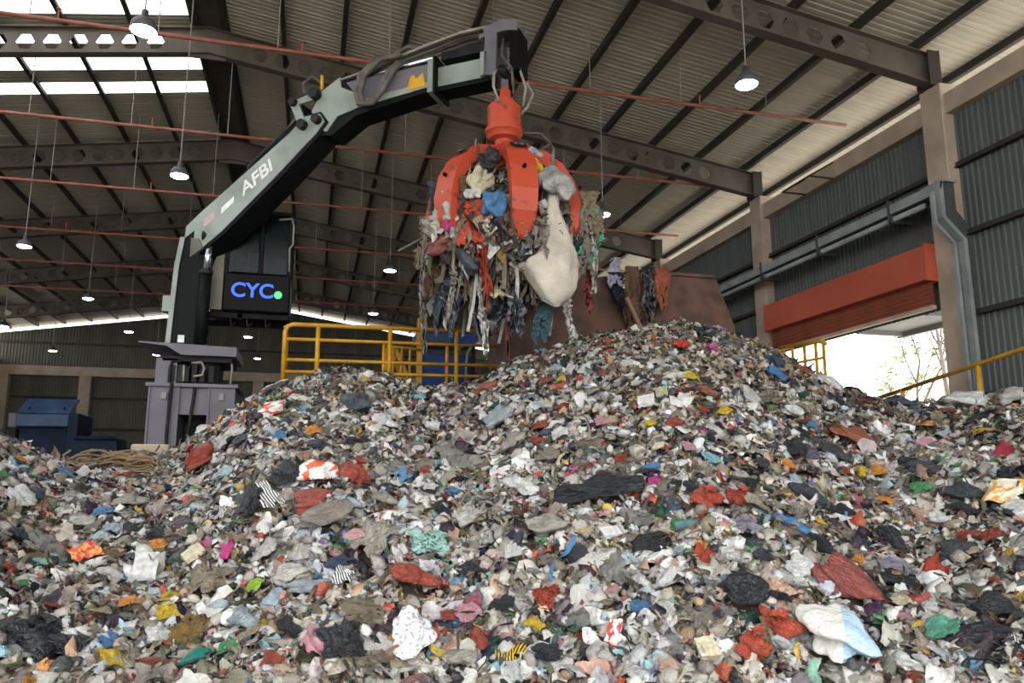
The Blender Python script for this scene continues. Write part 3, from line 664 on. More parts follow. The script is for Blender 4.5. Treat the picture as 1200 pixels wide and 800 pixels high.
pr_ = tag(empty('baling_press', (-10.2, 34, 0)), 'blue baling press with tilted lid panel at the far side of the hall', 'machine')
MB().prism([(-.9,3.75),(1.0,3.75),(1.05,0),(-.95,0)], .3, 2.2).build('body', M['blue_dark'], pr_)
MB().add([(-.95,-.1,4.28),(.9,-.1,4.28),(1.05,.5,4.9),(-.8,.5,4.9),(-.95,-.02,4.24),(.9,-.02,4.24),(1.05,.58,4.86),(-.8,.58,4.86)], [(0,1,2,3),(7,6,5,4),(0,4,5,1),(1,5,6,2),(2,6,7,3),(3,7,4,0)]).build('lid', M['blue_machine'], pr_)
MB().bbox(-.95, .9, -.15, .3, 3.75, 4.25, .03).build('front_panel', M['blue_machine'], pr_)
MB().bbox(.85, 1.25, -.1, 2.0, 0, 4.3, .03).build('side_frame', M['blue_dark'], pr_)
for xx in (-.65, .6): MB().prism([(xx,4.34),(xx+.25,4.34),(xx+.05,4.55)], .05, .1).build('hinge', M['black'], pr_)
MB().bbox(-1.35, -1.0, .2, .8, 3.7, 4.3, .05).build('control_box', M['grey_panel'], pr_); MB().box(-1.3, -1.05, .3, .7, 0, 3.7).build('control_post', M['dark_steel'], pr_)
bn = tag(empty('waste_bin', (-8.3, 34, 0)), 'dark navy steel bin with rounded rim next to the baling press', 'bin')
MB().prism([(-.7,0),(.75,0),(.85,2.9),(.8,3.3),(.65,3.42),(-.6,3.4),(-.75,3.2)], -.2, 1.6).build('bin_body', M['blue_dark'], bn)
MB().tube([(-.72,-.24,3.3),(.8,-.24,3.3)], .06, 8).build('rim_bar', M['blue_dark'], bn, True)
sb = tag(MB().bbox(-3.15, -2.5, 15.3, 16.0, 0, 2.34, .03).build('concrete_block', mat('pale_block', 'b5aa94', .8)), 'pale concrete block edge at the foot of the crane pedestal', 'block')

# handrails at the door side
hr = tag(empty('ramp_handrail', (12.0, 12, 2.35)), 'yellow sloping handrail along the platform beside the side wall', 'handrail')
MB().tube([(0,-4.5,1.92),(0,-1.4,1.6),(0,2.6,1.06)], .045, 8).build('top_rail', M['yellow'], hr, True)
for yy in (-3.2, -.45, 1.5): MB().tube([(0,yy,0),(0,yy,1.6-.125*(yy+1.4))], .045, 8).build('post', M['yellow'], hr, True)
sr = tag(empty('landing_railing', (12.0, 16.0, 2.35)), 'small yellow landing railing in front of the bright doorway', 'railing')
MB().tube([(-.1,1.6,2.78),(0,.1,2.7),(0,-.15,2.6)], .05, 8).build('top_rail', M['yellow'], sr, True); MB().tube([(-.1,1.6,2.3),(0,0,2.28)], .035, 8).build('rail', M['yellow'], sr, True)
for yy in (-.05, .25, .7, 1.2, 1.6): MB().tube([(0,yy,0),(0,yy,2.72)], .04, 8).build('post', M['yellow'], sr, True)

# ================================================================ WASTE MOUND
# ---- the waste mound: radial height field around the standing point of the photographer
CREST = [(-50,9.2,2.0),(-40,9.0,2.3),(-21.58,9.3,2.13),(-18.95,10,2.07),(-16.61,10.5,1.94),(-14.15,11,1.76),(-12.13,11.6,1.8),(-10.38,12.4,1.97),(-8.9,13,2.1),
 (-7.14,13,2.43),(-5.02,13.3,2.86),(-1.63,13.6,3.28),(1.93,13.8,3.59),(5.04,14,3.55),(8.21,14.3,3.35),(12.03,14.3,3.44),(14.59,14,3.83),
 (17.82,14,4.08),(21.04,14,4.26),(24.87,14,4.44),(27.38,14.2,4.52),(30.98,14.5,4.26),(33.28,14.6,4.01),(36.03,14.6,3.58),(38.65,14.6,3.14),
 (41.2,14.5,2.89),(43.7,14.4,2.88),(46.1,14.2,2.9),(48.41,14,2.97),(52.68,13.2,3.0),(62,12.4,3.0)]
_CA = np.array([c[0] for c in CREST]); _CR = np.array([c[1] for c in CREST]); _CZ = np.array([c[2] for c in CREST])
def mound_z(x, y):
    x = np.asarray(x, float); y = np.asarray(y, float)
    a = np.degrees(np.arctan2(x, y)); r = np.hypot(x, y)
    rc = np.interp(a, _CA, _CR); zc = np.interp(a, _CA, _CZ)
    t = (r - 4.2) / (rc - 4.2)
    tc = np.clip(t, 0, 1)
    z = zc * (tc + 0.10*np.sin(tc*np.pi))
    bumps = (0.10*np.sin(1.9*x + 0.7*y + 1) * np.sin(1.3*y - 0.6*x) + 0.07*np.sin(3.1*x - 1.7*y) * np.sin(2.7*y + 1.1*x + 2)
             + 0.04*np.sin(5.3*x + 2.0*y + .5) * np.sin(4.9*y - 2.2*x))
    z = z + bumps * np.clip(t*4, 0, 1) * np.clip((1.02 - t)*5, 0.25, 1)
    z = z - 0.75*np.clip(r - rc, 0, None)
    return np.maximum(z, -0.05)

aa = np.radians(np.linspace(-50, 58, 320)); rr_ = np.linspace(3.6, 19.5, 200)
A_, R_ = np.meshgrid(aa, rr_, indexing='ij'); GXm, GYm = R_*np.sin(A_), R_*np.cos(A_)
GXm = np.minimum(GXm, 12.95); GZm = mound_z(GXm, GYm) + .03*np.sin(23*GXm)*np.sin(19*GYm) - .03
na, nr = A_.shape
ids = np.arange(na*nr).reshape(na, nr)
quads = np.stack([ids[:-1,:-1], ids[1:,:-1], ids[1:,1:], ids[:-1,1:]], -1).reshape(-1, 4)[:, ::-1]
def np_mesh(name, V, F, m, smooth=True, tint=None):
    me = bpy.data.meshes.new(name); V = np.asarray(V, np.float32); F = np.asarray(F, np.int32); k = F.shape[1]
    me.vertices.add(len(V)); me.vertices.foreach_set('co', V.ravel())
    me.loops.add(F.size); me.loops.foreach_set('vertex_index', F.ravel())
    me.polygons.add(len(F)); me.polygons.foreach_set('loop_start', np.arange(0, F.size, k, dtype=np.int32)); me.polygons.foreach_set('loop_total', np.full(len(F), k, np.int32))
    me.polygons.foreach_set('use_smooth', np.full(len(F), smooth))
    if tint is not None:
        at = me.attributes.new('tint', 'FLOAT_COLOR', 'POINT'); at.data.foreach_set('color', np.concatenate([tint, np.ones((len(tint), 1))], 1).astype(np.float32).ravel())
    me.materials.append(m); me.update(calc_edges=True); me.validate(); return me
M['mulch'] = mat('rotting_waste', '6b5e4e', .8, scale=3.5, col2='3b352e', bump=.6, bscale=16)
mo = link('waste_mound', np_mesh('waste_mound', np.stack([GXm, GYm, GZm], -1).reshape(-1, 3), quads, M['mulch']))
tag(mo, 'great sloping mound of rotting mixed household waste filling the hall', 'waste mound', kind='stuff')

def crease(P, seed, n=6, k0=2.2, k1=7.0):
    """sum of random ridged folds, about -1 .. 1"""
    g = np.random.default_rng(seed); out = np.zeros(len(P)); tot = 0
    W_ = P + .25*np.sin(P[:, [1, 2, 0]]*2.3 + g.uniform(0, 6, 3))
    for i in range(n):
        d = g.normal(size=3); d /= np.linalg.norm(d); k = k0*(k1/k0)**(i/max(1, n-1)); w = 1/(1+.55*i)
        out += w*(1 - 2*np.abs(np.sin(W_@d*k + g.uniform(0, 6)))); tot += w
    return out/tot
def ico(sub):
    b = bmesh.new(); bmesh.ops.create_icosphere(b, subdivisions=sub, radius=1)
    V = np.array([v.co for v in b.verts]); F = np.array([[v.index for v in f.verts] for f in b.faces]); b.free(); return V, F
ICO1, ICO3 = ico(1), ico(4)
def grid(n, m=None):
    m = m or n; u, v = np.meshgrid(np.linspace(-1, 1, n), np.linspace(-1, 1, m), indexing='ij')
    V = np.stack([u, v, 0*u], -1).reshape(-1, 3); i = np.arange(n*m).reshape(n, m)
    return V, np.stack([i[:-1,:-1], i[1:,:-1], i[1:,1:], i[:-1,1:]], -1).reshape(-1, 4)

# ---- large pieces: meshes in unit size, several of each form, shared by copies
def bag_mesh(seed, m, sharp=.3):
    """crumpled bag: uneven lobes, pulled-out corners, sharp folds, flattened underside"""
    V, F = ICO3; V = V.copy(); g = np.random.default_rng(seed); D = V.copy()
    low = np.ones(len(V))
    for k in range(5): low += .17*np.sin(D@g.normal(size=3)*g.uniform(1.4, 3.2)+g.uniform(0,6))
    for k in range(3):                                   # corners and ears of film
        c = g.normal(size=3); c[2] *= .35; c /= np.linalg.norm(c); low += g.uniform(.25, .6)*np.exp((D@c-1)*g.uniform(9, 22))
    r = low*(1 + sharp*crease(D, seed, 8, 1.8, 13.0)*.75)
    V = V*np.clip(r, .3, None)[:, None]; V[:, 2] = np.where(V[:, 2] < 0, V[:, 2]*.4, V[:, 2]*.75)
    V[:, 2] += .22*crease(V, seed+7, 5, 1.3, 4.)
    V /= np.abs(V).max(0)[None, :]; V[:, 2] *= .9
    return np_mesh('bag', V, F, m)
def sheet_mesh(seed, m, n=18, amp=.34, k=5., soft=False):
    V, F = grid(n); g = np.random.default_rng(seed)
    rim = 1 + .22*np.sin(np.arctan2(V[:,1], V[:,0])*g.integers(2,5)+g.uniform(0,6)) + .1*np.sin(np.arctan2(V[:,1], V[:,0])*7+g.uniform(0,6))
    # round the square corners
    q = np.maximum(np.abs(V[:,0]), np.abs(V[:,1])); l = np.hypot(V[:,0], V[:,1])+1e-6; V[:, :2] *= ((.65*q/l + .35)*rim)[:, None]
    z = crease(V*1.2, seed, 3 if soft else 6, 1.6, k if not soft else 3.5)
    V[:, 2] = amp*z + .12*np.sin(V[:,0]*1.7+g.uniform(0,6)) + .02*g.normal(size=len(V)) - .25*l**2*.5
    V[:, :2] += .06*g.normal(size=(len(V), 2))*(0 if soft else 1)
    V[:, :2] /= np.abs(V[:, :2]).max(0)
    return np_mesh('sheet', V, F, m)
def wrapper_mesh(seed, m):
    V, F = grid(9, 9); g = np.random.default_rng(seed)
    V[:, 2] = .4*crease(V, seed, 4, 1.8, 4.5) + .05*g.normal(size=len(V)); V[:, :2] += .05*g.normal(size=(len(V), 2))
    a = V[:, 0]*g.uniform(.3, 1.); V[:, 2] += .35*np.cos(a*1.5)
    return np_mesh('wrapper', V, F, m, smooth=False)
def cup_mesh(m):
    return MB().lathe([(.05,-.9),(.55,-.9),(.6,-.85),(.78,.9),(.86,.95),(.82,.98),(.74,.9),(.56,-.8),(.05,-.82)], n=18, caps=False).xf(lambda x,y,z: (z, x, y*.9+.5)).mesh('cup', m, True)
def bottle_mesh(m):
    return MB().lathe([(.1,-1),(.36,-1),(.4,-.92),(.4,-.3),(.36,-.2),(.4,-.1),(.4,.3),(.3,.55),(.14,.72),(.13,.82)], n=16).xf(lambda x,y,z: (z, x, y+.3)).mesh('bottle', m, True)
def carton_mesh(seed, m):
    b = bmesh.new(); bmesh.ops.create_cube(b, size=2); bmesh.ops.subdivide_edges(b, edges=b.edges[:], cuts=3, use_grid_fill=True)
    V = np.array([v.co for v in b.verts]); F = np.array([[v.index for v in f.verts] for f in b.faces]); b.free()
    V[:, 2] *= .55; V = V*(1 + .1*crease(V, seed, 3, 1.2, 2.6))[:, None]; return np_mesh('carton', V, F, m, smooth=False)
def ribbon_mesh(seed, m):
    g = np.random.default_rng(seed); V, F = grid(22, 3); u = V[:, 0].copy(); w = V[:, 1]*.16
    ph = g.uniform(0, 6, 3); V[:, 1] = .3*np.sin(u*2.4+ph[0]) + w; V[:, 2] = .3 + .35*np.sin(u*3.3+ph[1]) + w*.8*np.sin(u*4+ph[2])
    return np_mesh('strip', V, F, m)
def neck_mesh(seed, m):
    g = np.random.default_rng(seed); n = 14; b = MB(); prof = [(.32,-.1),(.16,.12),(.12,.22),(.2,.34),(.36,.5)]
    b.lathe(prof, n=n, caps=False)
    b.v = [(x*(1+.35*math.sin(i*2.3+seed)*(.4+z)), y*(1+.35*math.cos(i*1.7+seed)*(.4+z)), z+.1*math.sin(i*1.9)*(z > .3)) for i, (x, y, z) in enumerate(b.v)]
    return b.mesh('tied_neck', m, True)
FORM = {}
def forms(kind, m):
    key = (kind, m.name)
    if key not in FORM:
        s = len(FORM)*17 + 3
        if kind in ('bag', 'tied'): FORM[key] = [bag_mesh(s+i, m, .42 if kind == 'bag' else .28) for i in range(12 if m is M['plastic'] else 2)]
        elif kind in ('sheet', 'film'): FORM[key] = [sheet_mesh(s+i, m) for i in range(6)]
        elif kind == 'net': FORM[key] = [sheet_mesh(s+i, m, 34, .3, 14.) for i in range(2)]
        elif kind == 'cloth': FORM[key] = [sheet_mesh(s+i, m, 18, .45, soft=True) for i in range(5)]
        elif kind == 'wrapper': FORM[key] = [wrapper_mesh(s+i, m) for i in range(6)]
        elif kind == 'carton': FORM[key] = [carton_mesh(s+i, m) for i in range(3)]
        elif kind == 'cup': FORM[key] = [cup_mesh(m)]
        elif kind == 'bottle': FORM[key] = [bottle_mesh(m)]
        else: FORM[key] = [ribbon_mesh(s+i, m) for i in range(4)]
    return FORM[key]
BASE = dict(bag='plastic', tied='plastic', sheet='plastic', film='film', net='fabric', cloth='fabric', wrapper='plastic', carton='paper', cup='plastic', bottle='film', ribbon='plastic')
NAME = dict(bag='plastic_bag', tied='garbage_bag', sheet='plastic_sheet', film='plastic_film', net='netting', cloth='rag', wrapper='wrapper', carton='carton', cup='plastic_cup', bottle='plastic_bottle', ribbon='plastic_strip')
CAT = dict(bag='bag', tied='garbage bag', sheet='plastic sheet', film='plastic film', net='netting', cloth='rag', wrapper='wrapper', carton='carton', cup='cup', bottle='bottle', ribbon='strip')
necks = [neck_mesh(i, M['plastic']) for i in range(3)]
cap_mesh = MB().lathe([(.16,.8),(.16,.98),(.15,1.0)], n=12).xf(lambda x,y,z: (z, x, y+.3)).mesh('bottle_cap', M['plastic'], True)
tab_mesh = MB().box(-.9, .9, -.03, .0, -.1, .0).xf(lambda x,y,z: (x, y*10+1.0, .55+z*.4+.5*abs(y))).mesh('flap', M['paper'])
def normal_at(x, y):
    e = .15; zx = (mound_z(x+e, y) - mound_z(x-e, y))/(2*e); zy = (mound_z(x, y+e) - mound_z(x, y-e))/(2*e)
    return Vector((-float(zx), -float(zy), 1)).normalized()
def place(kind, col, x, y, w, h, label, i, z=None, nrm=None, thick=None, roll=None, group='large pieces of waste on the mound', lift=1.):
    m = PAT.get(col) or M[BASE[kind]]
    fs = forms(kind, m); g = random.Random(i*31+7)
    o = link(NAME[kind], fs[i % len(fs)]); tag(o, label, CAT[kind], group)
    o.color = (*COL.get(col, (.5,.5,.5)), 1)
    N = nrm or normal_at(x, y)
    right = Vector((y, -x, 0)).normalized(); X_ = (right - N*right.dot(N)).normalized(); Y_ = N.cross(X_)
    a = roll if roll is not None else g.uniform(-.45, .45)
    X2 = X_*math.cos(a) + Y_*math.sin(a); Y2 = N.cross(X2)
    big = min(w, h)
    sy = h/2/.72
    sz = thick or dict(bag=.42, tied=.5, sheet=.5, film=.45, net=.4, cloth=.5, wrapper=.5, carton=.5, cup=.5, bottle=.55, ribbon=.4)[kind]*big*.8
    if kind in ('cup', 'bottle'): L_ = max(w, h)/2; sx, sy, sz = L_, L_*.9, L_*.9
    elif kind == 'ribbon':
        if h > w: a2 = PI/2; X2, Y2 = Y2, -X2; sx, sy, sz = h/2/.72, max(w, .05)*1.3, .12
        else: sx, sy, sz = w/2, max(h, .05)*1.3, .12
    else: sx = w/2
    if kind in ('bag', 'tied'): sx *= 1.14; sy *= 1.1
    if z is None: z = float(mound_z(x, y)) + lift*(.09 + .35*sz)
    Mx = Matrix((X2*sx, Y2*sy, N*sz)).transposed().to_4x4(); Mx.translation = Vector((x, y, z)); o.matrix_world = Mx
    if kind == 'tied':
        k = link('tied_neck', necks[i % 3], o); k.color = o.color; k.location = (g.uniform(-.4,.4), g.uniform(-.5,.2), .78)
    if kind == 'bottle':
        k = link('bottle_cap', cap_mesh, o); k.color = (*COL['blue'], 1)
    if kind == 'carton' and w*h > .03:
        k = link('flap', tab_mesh, o); k.color = o.color
    return o
# east, north, width, height seen (m), form, colour, label, singled out by eye
LITTER = [
 (-1.54, 5.57, 0.59, 0.395, 'sheet', 'black', 'large creased black plastic tarp below the creased off-white bag', 1),
 (-1.3, 10.18, 0.397, 0.397, 'tied', 'red', 'plump red tied bag with dark folds just left of the pale blue bag', 1),
 (-2.08, 7.23, 0.459, 0.403, 'film', 'greyclear', 'big cloudy clear plastic bag just right of the worn charcoal bag', 1),
 (-0.64, 6.93, 0.112, 0.239, 'cloth', 'magenta', 'hot pink twisted cloth just left of the plump off-white bag', 1),
 (-0.73, 6.51, 0.43, 0.378, 'sheet', 'khaki', 'crumpled khaki brown sheet below the hot pink twisted cloth', 1),
 (-0.66, 5.65, 0.167, 0.189, 'bag', 'teal', 'bright teal plastic bag below the amber see-through plastic bag', 1),
 (-0.88, 5.65, 0.329, 0.11, 'bag', 'maroon', 'flat maroon plastic bag just left of the bright teal plastic bag', 1),
 (-0.76, 5.97, 0.271, 0.259, 'film', 'amber', 'amber see-through plastic bag above the bright teal plastic bag', 1),
 (-0.36, 6.31, 0.115, 0.115, 'wrapper', 'lime', 'lime green wrapper above the creased pale blue bag', 1),
 (-1.19, 6.22, 0.158, 0.097, 'wrapper', 'orange', 'yellow-orange torn wrapper below the creased off-white bag', 1),
 (-1.26, 7.02, 0.18, 0.222, 'carton', 'white', 'white paper carton just right of the creased off-white bag', 1),
 (-2.53, 7.99, 0.293, 0.216, 'bag', 'white', 'white bag with yellow stain just left of the slate grey bag', 1),
 (-2.48, 8.26, 0.16, 0.208, 'bag', 'slate', 'slate grey bag just right of the white bag with yellow stain', 1),
 (-0.77, 7.56, 0.154, 0.185, 'cloth', 'zebra', 'striped black and white rag just right of the grey clear plastic film', 1),
 (-0.52, 7.54, 0.218, 0.451, 'sheet', 'black', 'long black plastic sheet just left of the zebra-striped cloth', 1),
 (-1.76, 7.24, 0.211, 0.197, 'wrapper', 'redfloral', 'red and orange foil wrapper just left of the creased off-white bag', 1),
 (-1.76, 8.03, 0.174, 0.142, 'wrapper', 'paleblue', 'pale blue wrapper below the rumpled greige bag', 1),
 (-1.11, 8.37, 0.442, 0.255, 'film', 'greyclear', 'grey clear plastic film below the pale blue bag', 1),
 (-2.03, 11.77, 0.549, 0.263, 'sheet', 'slate', 'dark slate plastic sheet just left of the plump red tied bag with dark folds', 1),
 (-1.05, 10.26, 0.702, 0.362, 'sheet', 'offwhite', 'broad off-white plastic sheet above the plump red tied bag with dark folds', 1),
 (-0.83, 9.77, 0.224, 0.224, 'bag', 'charcoal', 'charcoal bag just right of the broad off-white plastic sheet', 1),
 (-0.89, 8.7, 0.233, 0.179, 'bag', 'paleblue', 'pale blue bag just right of the plump red tied bag with dark folds', 1),
 (-1.06, 9.62, 0.198, 0.238, 'bag', 'charcoal', 'rounded charcoal bag above the pale blue bag', 1),
 (-1.21, 5.72, 0.121, 0.11, 'bag', 'blue', 'small blue bag just left of the flat maroon plastic bag', 1),
 (-0.93, 6.14, 0.145, 0.109, 'wrapper', 'yellow', 'bright yellow wrapper just left of the amber see-through plastic bag', 1),
 (-2.63, 10.74, 0.149, 0.149, 'wrapper', 'cyan', 'small cyan wrapper above the streaky clear film', 1),
 (-3.1, 9.47, 0.332, 0.148, 'sheet', 'slate', 'flat slate sheet above the slate grey bag', 1),
 (-1.9, 6.3, 0.084, 0.108, 'wrapper', 'green', 'small green wrapper below the big cloudy clear plastic bag', 1),
 (-1.64, 6.05, 0.127, 0.069, 'wrapper', 'red', 'red scrap above the large creased black plastic tarp', 1),
 (0.11, 7.84, 0.432, 0.366, 'bag', 'printorange', 'white bag printed with orange blotches below the oval charcoal bag', 1),
 (0.43, 7.9, 0.322, 0.322, 'tied', 'red', 'round red tied bag above the smooth pale blue bag', 1),
 (-0.0, 7.3, 0.429, 0.276, 'bag', 'red', 'wide red bag above the stuffed taupe grey bag', 1),
 (0.11, 6.75, 0.497, 0.284, 'bag', 'taupe', 'stuffed taupe grey bag below the wide red bag', 1),
 (-0.36, 7.55, 0.22, 0.408, 'cloth', 'zebra', 'zebra-striped cloth just right of the long black plastic sheet', 1),
 (0.37, 7.11, 0.272, 0.166, 'bag', 'paleblue', 'smooth pale blue bag below the round red tied bag', 1),
 (-0.23, 7.76, 0.276, 0.276, 'bag', 'black', 'shiny black bag above the zebra-striped cloth', 1),
 (1.01, 6.59, 0.471, 0.357, 'net', 'mint', 'mint green netting above the flattened bright red bag', 1),
 (0.82, 6.07, 0.376, 0.285, 'bag', 'red', 'flattened bright red bag below the mint green netting', 1),
 (0.7, 5.39, 0.318, 0.34, 'bag', 'speckle', 'white speckled plastic sack just right of the yellowish tan film', 1),
 (1.31, 7.38, 0.211, 0.13, 'bag', 'blue', 'vivid blue bag just left of the taupe plastic sheet', 1),
 (0.28, 6.17, 0.193, 0.18, 'cloth', 'zebra', 'small zebra-striped pouch below the navy blue bag', 1),
 (0.25, 6.33, 0.186, 0.146, 'bag', 'navy', 'navy blue bag above the small zebra-striped pouch', 1),
 (0.02, 6.14, 0.354, 0.139, 'bag', 'bluegrey', 'flat blue-grey bag just right of the soft off-white bag', 1),
 (-0.14, 6.32, 0.299, 0.143, 'bag', 'offwhite', 'soft off-white bag just left of the flat blue-grey bag', 1),
 (0.25, 5.36, 0.32, 0.298, 'sheet', 'black', 'folded black plastic sheet just right of the pale pink cloth', 1),
 (0.1, 5.44, 0.244, 0.3, 'cloth', 'pink', 'pale pink cloth just left of the folded black plastic sheet', 1),
 (-0.07, 5.68, 0.162, 0.254, 'bag', 'black', 'narrow black bag just left of the pale pink cloth', 1),
 (0.4, 5.62, 0.352, 0.258, 'film', 'tan', 'tan see-through film above the folded black plastic sheet', 1),
 (1.54, 8.46, 0.433, 0.414, 'film', 'greyclear', 'crinkled grey film above the taupe plastic sheet', 1),
 (0.11, 8.97, 0.345, 0.211, 'bag', 'charcoal', 'oval charcoal bag above the white bag printed with orange blotches', 1),
 (0.53, 6.51, 0.318, 0.402, 'sheet', 'greige', 'greige crumpled plastic sheet below the folded greige bag', 1),
 (1.24, 5.78, 0.226, 0.138, 'film', 'bluegrey', 'glossy blue-grey film below the pointed black sheet', 1),
 (-0.22, 6.05, 0.172, 0.172, 'bag', 'paleblue', 'creased pale blue bag below the soft off-white bag', 1),
 (1.28, 5.08, 0.143, 0.132, 'cloth', 'beestripe', 'black and yellow striped cloth just left of the yellow and black striped bag', 1),
 (1.16, 5.31, 0.16, 0.172, 'bag', 'red', 'slumped red bag above the slack greige bag', 1),
 (0.99, 5.58, 0.096, 0.096, 'wrapper', 'red', 'small red wrapper left of the slumped red bag', 1),
 (1.24, 6.06, 0.304, 0.159, 'sheet', 'black', 'pointed black sheet above the glossy blue-grey film', 1),
 (1.46, 6.25, 0.18, 0.235, 'bag', 'greyclear', 'upright pale grey bag below the pale off-white bag', 1),
 (1.91, 6.92, 0.328, 0.312, 'bag', 'white', 'round white crumpled bag below the taupe bag', 1),
 (2.43, 6.5, 0.871, 0.3, 'bag', 'black', 'very long shiny black garbage bag just left of the clouded clear film', 1),
 (1.88, 6.11, 0.386, 0.207, 'bag', 'greige', 'greige plastic bag below the round white crumpled bag', 1),
 (3.19, 5.86, 0.253, 0.211, 'tied', 'orangered', 'orange-red bag with knot just right of the little black bag', 1),
 (3.48, 5.86, 0.242, 0.213, 'tied', 'orangered', 'smooth orange-red tied bag below the flat shiny black bag', 1),
 (3.4, 7.41, 0.213, 0.16, 'bag', 'yellow', 'plump yellow bag just left of the dull red bag', 1),
 (3.55, 7.16, 0.225, 0.173, 'bag', 'red', 'dull red bag below the creased rust bag', 1),
 (2.53, 5.23, 0.231, 0.201, 'bag', 'white', 'white balled-up bag below the crumpled black bag', 1),
 (2.64, 6.05, 0.395, 0.169, 'film', 'greyclear', 'clouded clear film above the crumpled black bag', 1),
 (2.82, 5.25, 0.162, 0.224, 'cloth', 'red', 'crumpled red cloth just right of the white balled-up bag', 1),
 (2.92, 4.94, 0.328, 0.293, 'bag', 'black', 'bulky black garbage bag just right of the dull greige film', 1),
 (3.3, 5.45, 0.264, 0.198, 'film', 'lavender', 'lavender clear bag below the smooth orange-red tied bag', 1),
 (1.54, 5.26, 0.162, 0.116, 'bag', 'yellow', 'glossy yellow bag above the dull black bag', 1),
 (1.37, 5.11, 0.178, 0.122, 'cloth', 'beestripe', 'yellow and black striped bag just right of the black and yellow striped cloth', 1),
 (2.19, 4.99, 0.137, 0.125, 'cup', 'blue', 'small blue plastic cup above the long white strip', 1),
 (2.73, 4.51, 0.201, 0.212, 'tied', 'orangered', 'big orange-red garbage bag below the large tied orange-red bag', 1),
 (3.01, 4.64, 0.288, 0.222, 'tied', 'orangered', 'large tied orange-red bag above the big orange-red garbage bag', 1),
 (1.68, 5.49, 0.219, 0.207, 'net', 'red', 'red netting tangle above the glossy yellow bag', 1),
 (2.84, 5.55, 0.118, 0.171, 'bottle', 'cyan', 'clear cyan bottle below the curved off-white plastic strip', 1),
 (2.82, 5.7, 0.094, 0.094, 'wrapper', 'green', 'bright green scrap below the curved off-white plastic strip', 1),
 (2.33, 5.86, 0.162, 0.094, 'carton', 'white', 'white crushed cup carton just left of the clouded clear film', 1),
 (3.03, 5.95, 0.099, 0.283, 'ribbon', 'offwhite', 'curved off-white plastic strip below the little black bag', 1),
 (3.66, 6.6, 0.192, 0.112, 'wrapper', 'cyan', 'cyan scrap above the little black bag', 1),
 (3.85, 6.3, 0.432, 0.154, 'bag', 'black', 'flat shiny black bag above the smooth orange-red tied bag', 1),
 (3.13, 6.03, 0.231, 0.144, 'bag', 'black', 'little black bag above the curved off-white plastic strip', 1),
 (1.86, 5.67, 0.064, 0.356, 'ribbon', 'blue', 'thin blue ribbon above the red netting tangle', 1),
 (2.98, 6.48, 0.169, 0.107, 'wrapper', 'blue', 'light blue wrapper just left of the little black bag', 1),
 (2.93, 6.27, 0.134, 0.104, 'wrapper', 'magenta', 'magenta wrapper just left of the curved off-white plastic strip', 1),
 (2.57, 5.61, 0.235, 0.17, 'bag', 'black', 'crumpled black bag below the clouded clear film', 1),
 (2.21, 5.49, 0.263, 0.313, 'film', 'greyclear', 'torn grey film just left of the crumpled black bag', 1),
 (1.96, 4.91, 0.088, 0.155, 'carton', 'redwhite', 'red and white carton above the limp off-white bag', 1),
 (2.23, 4.82, 0.254, 0.066, 'ribbon', 'white', 'long white strip below the small blue plastic cup', 1),
 (1.53, 5.0, 0.197, 0.154, 'bag', 'black', 'dull black bag just right of the yellow and black striped bag', 1),
 (3.73, 4.93, 0.621, 0.292, 'bag', 'maroon', 'big glossy maroon bag below the wrinkled black bag', 1),
 (3.29, 4.45, 0.443, 0.4, 'bag', 'whiteblue', 'huge white and sky-blue sack just right of the large tied orange-red bag', 1),
 (3.69, 5.45, 0.308, 0.161, 'bag', 'blue', 'long blue bag below the wide charcoal bag', 1),
 (5.52, 6.87, 0.158, 0.176, 'bag', 'yellow', 'small yellow bag below the crumpled tan film', 1),
 (6.05, 7.7, 0.495, 0.336, 'bag', 'rust', 'rust-red bag above the long charcoal bag', 1),
 (7.28, 6.79, 0.24, 0.406, 'cloth', 'crimson', 'crimson cloth above the round black bag', 1),
 (4.72, 5.59, 0.341, 0.27, 'bag', 'black', 'lumpy black bag above the pale lavender film', 1),
 (4.34, 5.07, 0.294, 0.153, 'bag', 'black', 'sagging black bag below the pale lavender film', 1),
 (4.53, 5.34, 0.378, 0.162, 'film', 'lavender', 'pale lavender film above the sagging black bag', 1),
 (4.79, 5.2, 0.24, 0.293, 'cloth', 'red', 'long red rag below the heavy charcoal bag', 1),
 (4.1, 4.19, 0.407, 0.235, 'bag', 'black', 'large shiny black bag just right of the teal green snack wrapper', 1),
 (4.27, 4.12, 0.139, 0.08, 'cloth', 'zebra', 'small zebra-striped rag just right of the large shiny black bag', 1),
 (3.75, 4.62, 0.08, 0.126, 'carton', 'green', 'green carton below the sagging black bag', 1),
 (3.97, 4.3, 0.196, 0.217, 'wrapper', 'tealgreen', 'teal green snack wrapper below the wrinkled grey film', 1),
 (4.59, 6.04, 0.273, 0.152, 'bag', 'black', 'squashed black bag above the wide greige film', 1),
 (4.45, 6.24, 0.358, 0.264, 'bag', 'charcoal', 'wide charcoal bag just left of the squashed black bag', 1),
 (4.84, 7.01, 0.246, 0.229, 'bag', 'black', 'tucked black bag below the upright white bag', 1),
 (5.45, 7.21, 0.513, 0.22, 'bag', 'charcoal', 'long charcoal bag below the rust-red bag', 1),
 (6.02, 5.66, 0.304, 0.228, 'wrapper', 'creamorange', 'cream and orange wrapper below the round black bag', 1),
 (5.87, 5.41, 0.145, 0.218, 'carton', 'white', 'upright white carton below the cream and orange wrapper', 1),
 (6.17, 6.36, 0.185, 0.067, 'ribbon', 'green', 'short green strip above the broad charcoal bag', 1),
 (5.24, 6.23, 0.144, 0.112, 'wrapper', 'orange', 'orange wrapper above the lumpy black bag', 1),
 (4.2, 5.77, 0.101, 0.072, 'wrapper', 'yellow', 'tiny yellow wrapper just left of the squashed black bag', 1),
